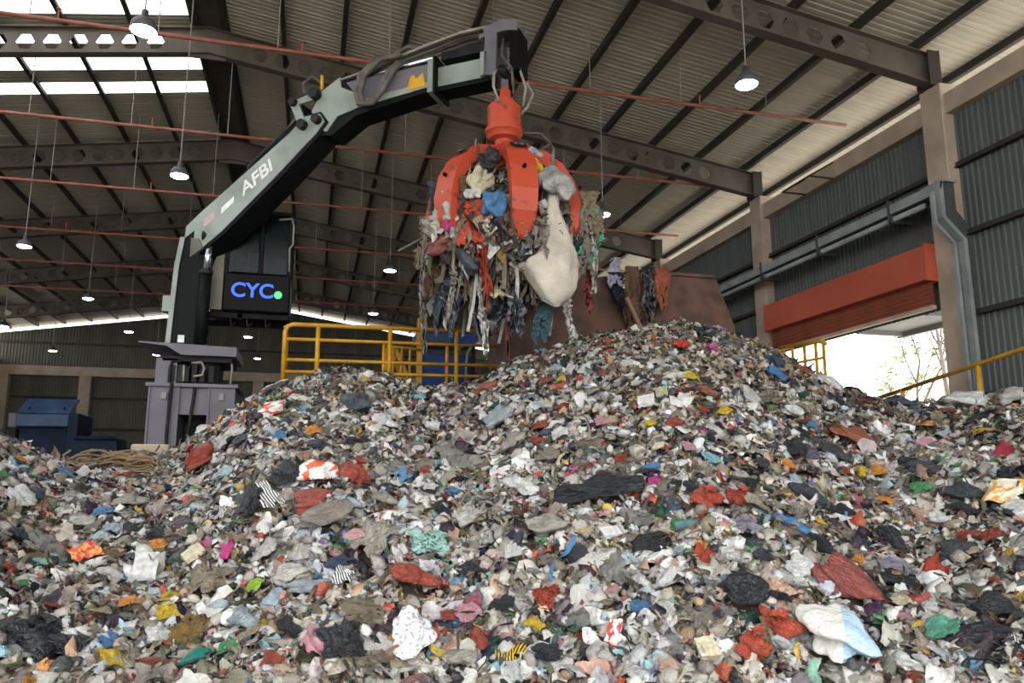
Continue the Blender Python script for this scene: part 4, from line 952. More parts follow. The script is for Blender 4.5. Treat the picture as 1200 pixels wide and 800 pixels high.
 (5.24, 5.3, 0.208, 0.139, 'bag', 'red', 'faded red bag above the heavy charcoal bag', 1),
 (5.01, 5.26, 0.341, 0.191, 'bag', 'charcoal', 'heavy charcoal bag above the long red rag', 1),
 (6.23, 5.81, 0.22, 0.173, 'bag', 'black', 'round black bag above the cream and orange wrapper', 1),
 (5.84, 5.98, 0.363, 0.205, 'bag', 'charcoal', 'broad charcoal bag above the half-buried black bag', 1),
 (5.69, 5.78, 0.274, 0.152, 'bag', 'black', 'half-buried black bag below the broad charcoal bag', 1),
 (3.42, 5.0, 0.207, 0.158, 'bag', 'white', 'milky white bag just left of the wrinkled black bag', 1),
 (3.85, 5.29, 0.235, 0.17, 'bag', 'black', 'wrinkled black bag just left of the wide greige film', 1),
 (3.93, 4.59, 0.092, 0.069, 'wrapper', 'pink', 'pink wrapper below the sagging black bag', 1),
 (4.06, 4.76, 0.131, 0.108, 'wrapper', 'cream', 'cream wrapper below the sagging black bag', 1),
 (7.83, 8.21, 0.197, 0.219, 'wrapper', 'paleblue', 'pale blue triangular scrap above the rumpled charcoal bag', 1),
 (7.85, 7.61, 0.186, 0.124, 'wrapper', 'yellow', 'yellow scrap below the low black bag', 1),
 (7.21, 7.83, 0.124, 0.145, 'carton', 'pink', 'small pink carton above the rumpled charcoal bag', 1),
 (4.25, 5.41, 0.081, 0.095, 'wrapper', 'orange', 'tiny orange wrapper above the big glossy maroon bag', 1),
 (4.48, 4.43, 0.264, 0.195, 'bag', 'black', 'black bag above the large shiny black bag', 1),
 (4.31, 4.54, 0.209, 0.128, 'film', 'greyclear', 'wrinkled grey film above the teal green snack wrapper', 1),
 (3.52, 4.19, 0.186, 0.062, 'bag', 'white', 'flat white bag just left of the teal green snack wrapper', 1),
 (2.63, 11.57, 0.502, 0.344, 'bag', 'rust', 'rust-brown woven bag below the flat off-white sheet', 1),
 (2.74, 11.9, 0.627, 0.164, 'sheet', 'offwhite', 'flat off-white sheet above the rust-brown woven bag', 1),
 (0.56, 9.99, 0.392, 0.37, 'bag', 'slate', 'slate blue bag just left of the white plastic bag', 1),
 (0.86, 9.52, 0.313, 0.313, 'bag', 'white', 'white plastic bag just right of the slate blue bag', 1),
 (2.19, 9.05, 0.371, 0.289, 'bag', 'bluegrey', 'blue-grey shiny bag below the rust-brown woven bag', 1),
 (3.36, 8.86, 0.525, 0.231, 'sheet', 'palegreen', 'pale green foam sheet above the thin brown film', 1),
 (3.45, 9.7, 0.137, 0.115, 'bag', 'brightred', 'tiny bright red bag just left of the pale green foam sheet', 1),
 (2.89, 8.76, 0.225, 0.143, 'bag', 'red', 'dusty red bag just left of the pale green foam sheet', 1),
 (1.6, 12.05, 0.215, 0.161, 'wrapper', 'cyan', 'light cyan wrapper just right of the white plastic bag', 1),
 (3.57, 7.83, 0.188, 0.132, 'carton', 'white', 'small white carton above the dull red bag', 1),
 (3.77, 7.85, 0.133, 0.171, 'wrapper', 'cream', 'pale cream wrapper above the dull red bag', 1),
 (5.06, 9.87, 0.244, 0.219, 'bag', 'brightred', 'bright red bag just left of the hanging navy-black plastic sheet', 1),
 (4.11, 10.3, 0.223, 0.124, 'wrapper', 'red', 'red wrapper above the pale green foam sheet', 1),
 (3.23, 10.48, 0.196, 0.122, 'wrapper', 'maroon', 'maroon scrap just left of the pale green foam sheet', 1),
 (6.52, 11.72, 0.469, 0.704, 'sheet', 'navyblack', 'hanging navy-black plastic sheet above the creased rust bag', 1),
 (7.16, 12.45, 0.313, 0.188, 'bag', 'lavender', 'lavender bag above the hanging navy-black plastic sheet', 1),
 (6.24, 9.33, 0.284, 0.213, 'bag', 'blue', 'bright blue bag below the dark navy bag', 1),
 (7.79, 10.95, 0.309, 0.253, 'bag', 'rust', 'little rust bag just right of the dark navy bag', 1),
 (8.2, 10.82, 0.532, 0.308, 'bag', 'white', 'crumpled white bag just left of the flat red sheet', 1),
 (9.09, 11.36, 0.355, 0.207, 'bag', 'black', 'small black bag above the flat red sheet', 1),
 (4.32, 7.82, 0.251, 0.212, 'bag', 'rust', 'creased rust bag just left of the off-white plastic bag', 1),
 (5.29, 8.55, 0.384, 0.299, 'bag', 'offwhite', 'off-white plastic bag just left of the brownish see-through film', 1),
 (5.48, 7.96, 0.262, 0.262, 'bag', 'white', 'upright white bag just right of the brownish see-through film', 1),
 (5.62, 8.53, 0.387, 0.215, 'film', 'tan', 'brownish see-through film just right of the off-white plastic bag', 1),
 (4.36, 8.24, 0.203, 0.142, 'wrapper', 'yellow', 'mustard wrapper above the creased rust bag', 1),
 (4.23, 7.31, 0.126, 0.126, 'wrapper', 'yellow', 'small mustard wrapper below the creased rust bag', 1),
 (8.7, 10.59, 0.498, 0.194, 'sheet', 'red', 'flat red sheet above the low grey clear bag', 1),
 (9.31, 10.54, 0.558, 0.363, 'bag', 'slate', 'slate bag just right of the flat red sheet', 1),
 (9.61, 9.47, 0.515, 0.361, 'bag', 'white', 'wide white bag above the low black bag', 1),
 (10.31, 9.5, 0.236, 0.131, 'wrapper', 'lime', 'lime scrap above the large off-white bag', 1),
 (8.81, 8.02, 0.377, 0.311, 'bag', 'offwhite', 'large off-white bag just right of the low black bag', 1),
 (8.45, 8.2, 0.446, 0.201, 'bag', 'black', 'low black bag below the wide white bag', 1),
 (8.79, 9.08, 0.244, 0.171, 'wrapper', 'red', 'torn red wrapper just left of the wide white bag', 1),
 (7.98, 8.62, 0.252, 0.16, 'wrapper', 'orange', 'flat orange wrapper below the slate bag', 1),
 (7.05, 8.68, 0.451, 0.203, 'film', 'greyclear', 'low grey clear bag below the flat red sheet', 1),
 (5.57, 7.69, 0.137, 0.117, 'wrapper', 'blue', 'small blue wrapper right of the upright white bag', 1),
 (6.67, 9.98, 0.356, 0.305, 'bag', 'navy', 'dark navy bag above the brownish see-through film', 1),
 (-0.65, 13.47, 0.517, 0.201, 'bag', 'white', 'long white bag above the broad off-white plastic sheet', 1),
 (-0.68, 12.65, 0.322, 0.161, 'bag', 'blue', 'sky blue bag below the long white bag', 1),
 (-0.47, 12.31, 0.263, 0.131, 'wrapper', 'lime', 'yellow-green wrapper below the long white bag', 1),
 (-0.3, 11.94, 0.204, 0.179, 'bag', 'red', 'small red bag right of the long white bag', 1),
 (-0.49, 10.46, 0.311, 0.178, 'carton', 'redwhite', 'white and red carton below the long white bag', 1),
 (-0.63, 10.66, 0.225, 0.09, 'ribbon', 'yellow', 'yellow strip below the long white bag', 1),
 (-0.92, 12.62, 0.213, 0.186, 'bag', 'rust', 'tan-brown bag below the long white bag', 1),
 (-0.69, 10.47, 0.243, 0.199, 'bag', 'black', 'tiny black bag below the long white bag', 1),
 (-1.65, 12.72, 0.263, 0.21, 'bag', 'white', 'small white bag left of the broad off-white plastic sheet', 1),
 (-1.21, 11.71, 0.195, 0.098, 'cloth', 'zebra', 'tiny striped scrap above the broad off-white plastic sheet', 1),
 (2.14, 8.23, 0.337, 0.225, 'bag', 'greige', 'small greige bag below the blue-grey shiny bag', 1),
 (2.77, 7.5, 0.35, 0.158, 'film', 'tan', 'thin brown film just right of the taupe bag', 1),
 (2.34, 7.61, 0.262, 0.175, 'bag', 'taupe', 'taupe bag above the round white crumpled bag', 1),
 (0.94, 8.24, 0.359, 0.234, 'film', 'greyclear', 'hazy grey film above the folded greige bag', 1),
 (0.68, 7.23, 0.265, 0.234, 'bag', 'greige', 'folded greige bag just right of the smooth pale blue bag', 1),
 (1.39, 6.84, 0.241, 0.166, 'bag', 'offwhite', 'pale off-white bag above the upright pale grey bag', 1),
 (1.82, 5.16, 0.254, 0.173, 'film', 'greyclear', 'smoky clear film just right of the red netting tangle', 1),
 (2.52, 4.8, 0.245, 0.201, 'film', 'greige', 'dull greige film above the long clear film', 1),
 (1.65, 7.69, 0.292, 0.171, 'sheet', 'taupe', 'taupe plastic sheet below the crinkled grey film', 1),
 (5.93, 6.51, 0.341, 0.222, 'bag', 'charcoal', 'rumpled charcoal bag just right of the crumpled tan film', 1),
 (6.13, 7.34, 0.323, 0.209, 'film', 'tan', 'crumpled tan film just right of the rust-red bag', 1),
 (-2.33, 9.06, 0.356, 0.196, 'film', 'greyclear', 'streaky clear film above the faded off-white bag', 1),
 (-1.73, 8.54, 0.374, 0.204, 'bag', 'greige', 'rumpled greige bag just right of the streaky clear film', 1),
 (-1.47, 6.89, 0.202, 0.175, 'bag', 'offwhite', 'creased off-white bag just left of the white paper carton', 1),
 (-0.32, 6.71, 0.206, 0.165, 'bag', 'offwhite', 'plump off-white bag below the loose grey film', 1),
 (-0.19, 6.79, 0.239, 0.141, 'film', 'greyclear', 'loose grey film above the plump off-white bag', 1),
 (-0.42, 5.92, 0.261, 0.202, 'bag', 'bluegrey', 'big blue-grey bag just left of the creased pale blue bag', 1),
 (0.46, 5.2, 0.237, 0.129, 'film', 'tan', 'yellowish tan film just right of the folded black plastic sheet', 1),
 (1.01, 5.18, 0.22, 0.143, 'bag', 'greige', 'slack greige bag below the slumped red bag', 1),
 (1.81, 4.82, 0.193, 0.129, 'bag', 'offwhite', 'limp off-white bag below the smoky clear film', 1),
 (2.27, 4.67, 0.214, 0.139, 'film', 'greyclear', 'long clear film below the long white strip', 1),
 (5.44, 5.84, 0.197, 0.137, 'bag', 'white', 'little white bag just left of the half-buried black bag', 1),
 (4.42, 5.68, 0.256, 0.157, 'film', 'greige', 'wide greige film below the squashed black bag', 1),
 (-2.07, 8.14, 0.239, 0.175, 'bag', 'offwhite', 'faded off-white bag below the streaky clear film', 1),
 (-2.24, 7.14, 0.164, 0.205, 'bag', 'charcoal', 'worn charcoal bag just left of the big cloudy clear plastic bag', 1),
 (0.26, 10.15, 0.178, 0.135, 'bag', 'greige', 'small greige bag left of the slate blue bag', 0),
 (0.98, 12.61, 0.195, 0.142, 'bag', 'greige', 'small greige bag above the slate blue bag', 0),
 (0.1, 5.83, 0.112, 0.089, 'film', 'greyclear', 'small grey film below the flat blue-grey bag', 0),
 (2.23, 6.1, 0.161, 0.11, 'bag', 'taupe', 'small taupe bag below the very long shiny black garbage bag', 0),
 (1.13, 5.57, 0.169, 0.135, 'wrapper', 'pink', 'small pink wrapper below the glossy blue-grey film', 0),
 (2.11, 10.18, 0.14, 0.116, 'bag', 'greige', 'small greige bag left of the blue-grey shiny bag', 0),
 (1.21, 8.28, 0.19, 0.122, 'bag', 'red', 'small red bag right of the hazy grey film', 0),
 (4.83, 4.9, 0.135, 0.109, 'film', 'tan', 'small tan film below the heavy charcoal bag', 0),
 (0.55, 12.25, 0.137, 0.087, 'bag', 'white', 'small white bag above the slate blue bag', 0),
 (-0.5, 8.56, 0.143, 0.122, 'bag', 'white', 'small white bag left of the shiny black bag', 0),
 (0.47, 9.13, 0.188, 0.114, 'bag', 'black', 'small black bag right of the oval charcoal bag', 0),
 (3.44, 10.66, 0.173, 0.148, 'bag', 'paleblue', 'small pale blue bag left of the pale green foam sheet', 0),
 (3.82, 6.87, 0.127, 0.105, 'bag', 'black', 'small black bag right of the dull red bag', 0),
 (4.44, 7.07, 0.141, 0.086, 'wrapper', 'white', 'small white wrapper below the off-white plastic bag', 0),
 (2.44, 4.57, 0.124, 0.111, 'carton', 'cream', 'small cream carton right of the long clear film', 0),
 (6.25, 6.19, 0.123, 0.081, 'bag', 'black', 'small black bag above the broad charcoal bag', 0),
 (-0.95, 5.94, 0.158, 0.134, 'bag', 'white', 'small white bag above the flat maroon plastic bag', 0),
 (4.92, 4.74, 0.119, 0.076, 'film', 'greyclear', 'small grey film right of the faded red bag', 0),
 (-0.54, 8.98, 0.135, 0.091, 'film', 'greyclear', 'small grey film right of the broad off-white plastic sheet', 0),
 (5.66, 6.23, 0.179, 0.136, 'wrapper', 'green', 'small green wrapper below the rumpled charcoal bag', 0),
 (3.27, 11.13, 0.17, 0.102, 'bag', 'black', 'small black bag right of the flat off-white sheet', 0),
 (6.14, 8.4, 0.161, 0.124, 'bag', 'taupe', 'small taupe bag right of the upright white bag', 0),
 (6.42, 9.08, 0.173, 0.118, 'bag', 'offwhite', 'small off-white bag above the upright white bag', 0),
 (3.6, 4.32, 0.112, 0.099, 'film', 'greyclear', 'small grey film left of the teal green snack wrapper', 0),
 (2.47, 13.73, 0.189, 0.152, 'bag', 'greige', 'small greige bag left of the rust-brown woven bag', 0),
 (2.99, 5.17, 0.104, 0.093, 'cup', 'white', 'small white cup right of the crumpled red cloth', 0),
 (-0.47, 5.62, 0.127, 0.114, 'wrapper', 'green', 'small green wrapper below the big blue-grey bag', 0),
 (2.12, 7.52, 0.123, 0.1, 'wrapper', 'white', 'small white wrapper left of the taupe bag', 0),
 (-2.83, 8.92, 0.157, 0.097, 'wrapper', 'orange', 'small orange wrapper below the flat slate sheet', 0),
 (-1.73, 6.18, 0.114, 0.083, 'bag', 'white', 'small white bag above the large creased black plastic tarp', 0),
 (4.15, 4.61, 0.115, 0.1, 'bag', 'white', 'small white bag left of the wrinkled grey film', 0),
 (1.99, 5.55, 0.104, 0.084, 'bag', 'greige', 'small greige bag right of the thin blue ribbon', 0),
 (-1.58, 8.17, 0.135, 0.087, 'bag', 'white', 'small white bag below the rumpled greige bag', 0),
 (4.36, 6.94, 0.115, 0.098, 'bag', 'greige', 'small greige bag left of the tucked black bag', 0),
 (-1.49, 9.06, 0.146, 0.131, 'bag', 'red', 'small red bag left of the grey clear plastic film', 0),
 (2.6, 7.93, 0.184, 0.13, 'wrapper', 'white', 'small white wrapper above the taupe bag', 0),
 (-2.7, 8.1, 0.136, 0.09, 'wrapper', 'green', 'small green wrapper above the white bag with yellow stain', 0),
 (3.28, 12.28, 0.167, 0.12, 'bag', 'white', 'small white bag right of the flat off-white sheet', 0),
 (0.02, 9.3, 0.165, 0.137, 'wrapper', 'orange', 'small orange wrapper above the oval charcoal bag', 0),
 (2.33, 5.29, 0.153, 0.116, 'bag', 'white', 'small white bag left of the white balled-up bag', 0),
 (1.78, 5.77, 0.103, 0.07, 'bag', 'taupe', 'small taupe bag left of the thin blue ribbon', 0),
 (4.24, 6.72, 0.144, 0.089, 'bag', 'greige', 'small greige bag above the flat shiny black bag', 0),
 (3.47, 6.66, 0.135, 0.1, 'wrapper', 'pink', 'small pink wrapper below the dull red bag', 0),
 (-1.14, 5.87, 0.112, 0.099, 'bag', 'paleblue', 'small pale blue bag above the flat maroon plastic bag', 0),
 (5.25, 4.86, 0.12, 0.082, 'wrapper', 'blue', 'small blue wrapper below the upright white carton', 0),
 (-0.59, 9.27, 0.159, 0.113, 'bag', 'black', 'small black bag right of the broad off-white plastic sheet', 0),
 (3.22, 6.81, 0.103, 0.065, 'carton', 'cream', 'small cream carton below the dull red bag', 0),
 (1.83, 8.27, 0.142, 0.127, 'bag', 'taupe', 'small taupe bag above the taupe plastic sheet', 0),
 (3.66, 4.14, 0.123, 0.081, 'bag', 'white', 'small white bag below the teal green snack wrapper', 0),
 (-0.35, 9.31, 0.15, 0.133, 'wrapper', 'blue', 'small blue wrapper left of the oval charcoal bag', 0),
 (5.25, 7.51, 0.184, 0.127, 'film', 'tan', 'small tan film above the tucked black bag', 0),
 (1.16, 6.99, 0.177, 0.149, 'bag', 'black', 'small black bag left of the pale off-white bag', 0),
 (2.91, 7.0, 0.127, 0.106, 'wrapper', 'red', 'small red wrapper right of the thin brown film', 0),
 (4.58, 7.05, 0.109, 0.084, 'bag', 'greige', 'small greige bag below the upright white bag', 0),
 (-1.91, 8.31, 0.172, 0.115, 'wrapper', 'blue', 'small blue wrapper right of the faded off-white bag', 0),
 (-1.17, 6.05, 0.119, 0.085, 'film', 'greyclear', 'small grey film below the creased off-white bag', 0),
 (4.5, 7.19, 0.121, 0.078, 'bag', 'offwhite', 'small off-white bag below the off-white plastic bag', 0),
 (5.25, 5.09, 0.164, 0.141, 'wrapper', 'red', 'small red wrapper right of the faded red bag', 0),
 (0.88, 10.68, 0.147, 0.115, 'bag', 'offwhite', 'small off-white bag right of the slate blue bag', 0),
 (3.41, 10.34, 0.134, 0.103, 'wrapper', 'yellow', 'small yellow wrapper left of the pale green foam sheet', 0),
 (3.35, 6.08, 0.116, 0.103, 'bag', 'offwhite', 'small off-white bag above the orange-red bag with knot', 0),
 (1.37, 5.55, 0.169, 0.108, 'bag', 'black', 'small black bag right of the glossy blue-grey film', 0),
 (-0.96, 6.32, 0.118, 0.101, 'wrapper', 'yellow', 'small yellow wrapper below the white paper carton', 0),
 (0.88, 6.92, 0.134, 0.091, 'bag', 'white', 'small white bag right of the folded greige bag', 0),
 (1.88, 5.44, 0.101, 0.091, 'bottle', 'clear', 'small clear bottle below the thin blue ribbon', 0),
 (3.16, 4.85, 0.126, 0.094, 'bag', 'black', 'small black bag above the large tied orange-red bag', 0),
 (1.98, 12.05, 0.188, 0.115, 'wrapper', 'orange', 'small orange wrapper left of the rust-brown woven bag', 0),
 (0.23, 12.83, 0.159, 0.14, 'bag', 'black', 'small black bag above the slate blue bag', 0),
 (-1.14, 5.51, 0.138, 0.116, 'wrapper', 'yellow', 'small yellow wrapper left of the flat maroon plastic bag', 0),
 (-0.17, 5.37, 0.137, 0.114, 'wrapper', 'red', 'small red wrapper below the narrow black bag', 0),
 (1.87, 10.34, 0.2, 0.169, 'bag', 'greige', 'small greige bag above the crinkled grey film', 0),
 (-1.23, 7.27, 0.141, 0.123, 'wrapper', 'orange', 'small orange wrapper above the white paper carton', 0),
 (4.15, 8.45, 0.103, 0.065, 'wrapper', 'white', 'small white wrapper left of the creased rust bag', 0),
 (3.02, 7.76, 0.152, 0.097, 'wrapper', 'pink', 'small pink wrapper above the thin brown film', 0),
 (7.79, 7.94, 0.139, 0.11, 'bag', 'white', 'small white bag left of the low black bag', 0),
 (2.9, 6.14, 0.163, 0.11, 'bag', 'taupe', 'small taupe bag left of the curved off-white plastic strip', 0),
 (-1.65, 6.32, 0.099, 0.088, 'film', 'greyclear', 'small grey film above the large creased black plastic tarp', 0),
 (6.38, 8.44, 0.149, 0.091, 'bag', 'offwhite', 'small off-white bag above the rust-red bag', 0),
 (2.35, 8.03, 0.161, 0.107, 'bag', 'red', 'small red bag above the taupe bag', 0),
 (4.57, 4.73, 0.12, 0.084, 'cup', 'white', 'small white cup above the wrinkled grey film', 0),
 (3.72, 8.42, 0.175, 0.106, 'bag', 'white', 'small white bag right of the pale green foam sheet', 0),
 (2.75, 5.04, 0.099, 0.07, 'film', 'greyclear', 'small grey film below the crumpled red cloth', 0),
 (4.84, 7.36, 0.13, 0.079, 'wrapper', 'blue', 'small blue wrapper left of the upright white bag', 0),
 (4.52, 6.65, 0.158, 0.105, 'wrapper', 'orange', 'small orange wrapper below the tucked black bag', 0),
 (7.23, 7.28, 0.137, 0.102, 'bag', 'charcoal', 'small charcoal bag below the low black bag', 0),
 (-1.51, 7.18, 0.112, 0.091, 'cloth', 'brown', 'small brown rag above the creased off-white bag', 0),
 (7.16, 8.11, 0.143, 0.116, 'bag', 'offwhite', 'small off-white bag right of the crumpled tan film', 0),
 (4.71, 4.59, 0.102, 0.064, 'bag', 'red', 'small red bag above the black bag', 0),
 (1.55, 5.92, 0.132, 0.103, 'bag', 'white', 'small white bag right of the upright pale grey bag', 0),
 (1.47, 9.66, 0.19, 0.158, 'cup', 'white', 'small white cup above the crinkled grey film', 0),
 (4.45, 6.48, 0.142, 0.087, 'bag', 'paleblue', 'small pale blue bag above the wide charcoal bag', 0),
 (0.81, 12.5, 0.169, 0.102, 'wrapper', 'yellow', 'small yellow wrapper above the slate blue bag', 0),
 (1.17, 7.76, 0.169, 0.115, 'wrapper', 'white', 'small white wrapper right of the hazy grey film', 0),
 (2.47, 8.26, 0.174, 0.115, 'wrapper', 'red', 'small red wrapper above the taupe bag', 0),
 (1.85, 8.56, 0.164, 0.139, 'bag', 'white', 'small white bag right of the crinkled grey film', 0),
 (4.05, 6.79, 0.119, 0.089, 'bag', 'offwhite', 'small off-white bag above the flat shiny black bag', 0),
 (4.2, 9.13, 0.111, 0.088, 'bag', 'red', 'small red bag right of the pale green foam sheet', 0),
 (5.65, 6.78, 0.15, 0.125, 'wrapper', 'orange', 'small orange wrapper below the crumpled tan film', 0),
 (5.03, 6.51, 0.148, 0.111, 'bag', 'offwhite', 'small off-white bag above the squashed black bag', 0),
 (-1.85, 6.56, 0.162, 0.1, 'film', 'greyclear', 'small grey film below the big cloudy clear plastic bag', 0),
 (-2.1, 6.59, 0.105, 0.066, 'bag', 'red', 'small red bag below the worn charcoal bag', 0),
 (4.13, 6.97, 0.155, 0.095, 'bag', 'black', 'small black bag below the off-white plastic bag', 0),
 (2.35, 4.96, 0.1, 0.082, 'wrapper', 'white', 'small white wrapper above the long white strip', 0),
 (-2.6, 9.54, 0.17, 0.137, 'wrapper', 'blue', 'small blue wrapper above the streaky clear film', 0),
 (2.29, 5.11, 0.106, 0.075, 'film', 'greyclear', 'small grey film above the small blue plastic cup', 0),
 (2.0, 5.72, 0.165, 0.118, 'bag', 'charcoal', 'small charcoal bag right of the thin blue ribbon', 0),
 (8.09, 7.41, 0.122, 0.086, 'bag', 'offwhite', 'small off-white bag above the crimson cloth', 0),
 (1.58, 11.37, 0.167, 0.151, 'bottle', 'clear', 'small clear bottle right of the white plastic bag', 0),
 (0.94, 5.38, 0.115, 0.074, 'film', 'greyclear', 'small grey film above the slack greige bag', 0),
 (-0.34, 9.65, 0.169, 0.143, 'bag', 'charcoal', 'small charcoal bag below the long white bag', 0),
 (5.36, 6.88, 0.126, 0.098, 'wrapper', 'red', 'small red wrapper below the long charcoal bag', 0),
 (2.57, 9.11, 0.172, 0.148, 'cloth', 'greyblue', 'small grey-blue rag right of the blue-grey shiny bag', 0),
 (1.66, 5.7, 0.106, 0.096, 'bottle', 'clear', 'small clear bottle above the red netting tangle', 0),
 (1.65, 6.57, 0.123, 0.089, 'bag', 'white', 'small white bag below the round white crumpled bag', 0),
 (-1.29, 7.45, 0.166, 0.14, 'bag', 'black', 'small black bag above the white paper carton', 0),
 (6.04, 6.2, 0.139, 0.125, 'bottle', 'clear', 'small clear bottle above the broad charcoal bag', 0),
 (0.07, 6.41, 0.11, 0.097, 'film', 'greyclear', 'small grey film left of the navy blue bag', 0),
 (2.73, 8.84, 0.123, 0.085, 'bag', 'white', 'small white bag right of the blue-grey shiny bag', 0),
 (1.17, 8.77, 0.138, 0.106, 'bag', 'white', 'small white bag above the hazy grey film', 0),
 (3.8, 9.84, 0.146, 0.131, 'bottle', 'clear', 'small clear bottle above the pale green foam sheet', 0),
 (4.64, 4.66, 0.107, 0.076, 'wrapper', 'white', 'small white wrapper above the black bag', 0),
 (4.99, 4.68, 0.096, 0.081, 'wrapper', 'yellow', 'small yellow wrapper below the upright white carton', 0),
 (0.08, 6.3, 0.102, 0.087, 'bag', 'offwhite', 'small off-white bag above the flat blue-grey bag', 0),
 (1.6, 6.21, 0.119, 0.09, 'film', 'tan', 'small tan film right of the upright pale grey bag', 0),
 (-1.16, 7.84, 0.177, 0.149, 'film', 'tan', 'small tan film below the grey clear plastic film', 0),
 (0.86, 7.97, 0.119, 0.101, 'bag', 'white', 'small white bag below the hazy grey film', 0),
 (-0.21, 9.35, 0.12, 0.084, 'bag', 'charcoal', 'small charcoal bag left of the oval charcoal bag', 0),
 (-1.11, 6.99, 0.116, 0.098, 'bag', 'offwhite', 'small off-white bag right of the white paper carton', 0),
 (2.69, 6.98, 0.123, 0.082, 'film', 'tan', 'small tan film above the very long shiny black garbage bag', 0),
 (3.92, 7.78, 0.142, 0.107, 'wrapper', 'red', 'small red wrapper left of the creased rust bag', 0),
 (-0.12, 12.75, 0.174, 0.111, 'bag', 'black', 'small black bag right of the long white bag', 0),
 (5.27, 8.98, 0.117, 0.077, 'bag', 'black', 'small black bag above the creased rust bag', 0),
 (9.63, 9.92, 0.224, 0.182, 'bag', 'greige', 'small greige bag left of the wide white bag', 0),
 (0.09, 10.52, 0.187, 0.125, 'bag', 'charcoal', 'small charcoal bag left of the slate blue bag', 0),
 (2.18, 11.62, 0.174, 0.123, 'wrapper', 'pink', 'small pink wrapper left of the rust-brown woven bag', 0),
 (2.09, 4.77, 0.139, 0.094, 'bag', 'offwhite', 'small off-white bag below the long white strip', 0),
 (-0.91, 7.07, 0.172, 0.112, 'carton', 'cream', 'small cream carton above the crumpled khaki brown sheet', 0),
 (0.29, 9.61, 0.187, 0.133, 'wrapper', 'white', 'small white wrapper left of the slate blue bag', 0),
 (4.04, 7.42, 0.134, 0.084, 'bag', 'red', 'small red bag below the creased rust bag', 0),
 (5.8, 9.58, 0.189, 0.17, 'bottle', 'clear', 'small clear bottle left of the dark navy bag', 0),
 (9.01, 9.77, 0.176, 0.135, 'wrapper', 'blue', 'small blue wrapper right of the slate bag', 0),
 (-1.31, 6.11, 0.126, 0.112, 'bag', 'black', 'small black bag below the creased off-white bag', 0),
 (4.17, 6.59, 0.159, 0.135, 'bag', 'charcoal', 'small charcoal bag above the flat shiny black bag', 0),
 (-2.19, 10.7, 0.211, 0.172, 'bag', 'red', 'small red bag above the rumpled greige bag', 0),
 (1.1, 11.16, 0.22, 0.177, 'wrapper', 'orange', 'small orange wrapper above the white plastic bag', 0),
 (3.67, 8.66, 0.134, 0.116, 'bag', 'black', 'small black bag right of the pale green foam sheet', 0),
 (3.71, 9.47, 0.129, 0.095, 'wrapper', 'red', 'small red wrapper above the pale green foam sheet', 0),
 (4.05, 7.12, 0.13, 0.102, 'bag', 'black', 'small black bag below the creased rust bag', 0),
 (3.24, 5.14, 0.121, 0.085, 'bag', 'charcoal', 'small charcoal bag left of the milky white bag', 0),
 (2.99, 7.44, 0.139, 0.122, 'bag', 'greige', 'small greige bag right of the thin brown film', 0),
]

for i, (x, y, w, h, kind, col, label, eye) in enumerate(LITTER):
    place(kind, col, x, y, w, h, label, i, group='large pieces of waste on the mound' if eye else 'small loose pieces of waste on the mound')

# ---- the uncountable rest: tens of thousands of scraps
PALS = {
 'film': [('d8d6d0', 13), ('c0bab0', 14), ('aaa297', 12), ('cfc7b8', 10), ('948a78', 8), ('e6e5e1', 10), ('2a2b2e', 9), ('45474b', 7), ('73706b', 5), ('b9c6cb', 3), ('c6c8cb', 4), ('c19c84', 4)],
 'organic': [('6b5c49', 12), ('8a7961', 12), ('4d4236', 9), ('a0917a', 10), ('5e5a4c', 8), ('776f63', 8), ('39342e', 7), ('b3a68f', 7), ('6e4a3a', 5), ('5d6348', 4)],
 'bright': [('a84e3c', 11), ('c25f47', 7), ('c09096', 7), ('cdb050', 6), ('5f88ae', 6), ('9bc3cb', 7), ('5f9069', 5), ('cf9450', 5), ('944750', 4), ('d7d7d3', 20), ('8ab3a0', 4), ('b8648c', 1.5), ('857197', 1.5), ('e8e4d8', 12)],
}
def pal(kind, n):
    p = PALS[kind]; c = np.array([hexlin(h) for h, _ in p]); w = np.array([k for _, k in p], float)
    q = c[rng.choice(len(p), n, p=w/w.sum())]; return np.clip(q*rng.uniform(.72, 1.2, (n, 1)) + rng.normal(0, .012, (n, 3)), .01, .9)
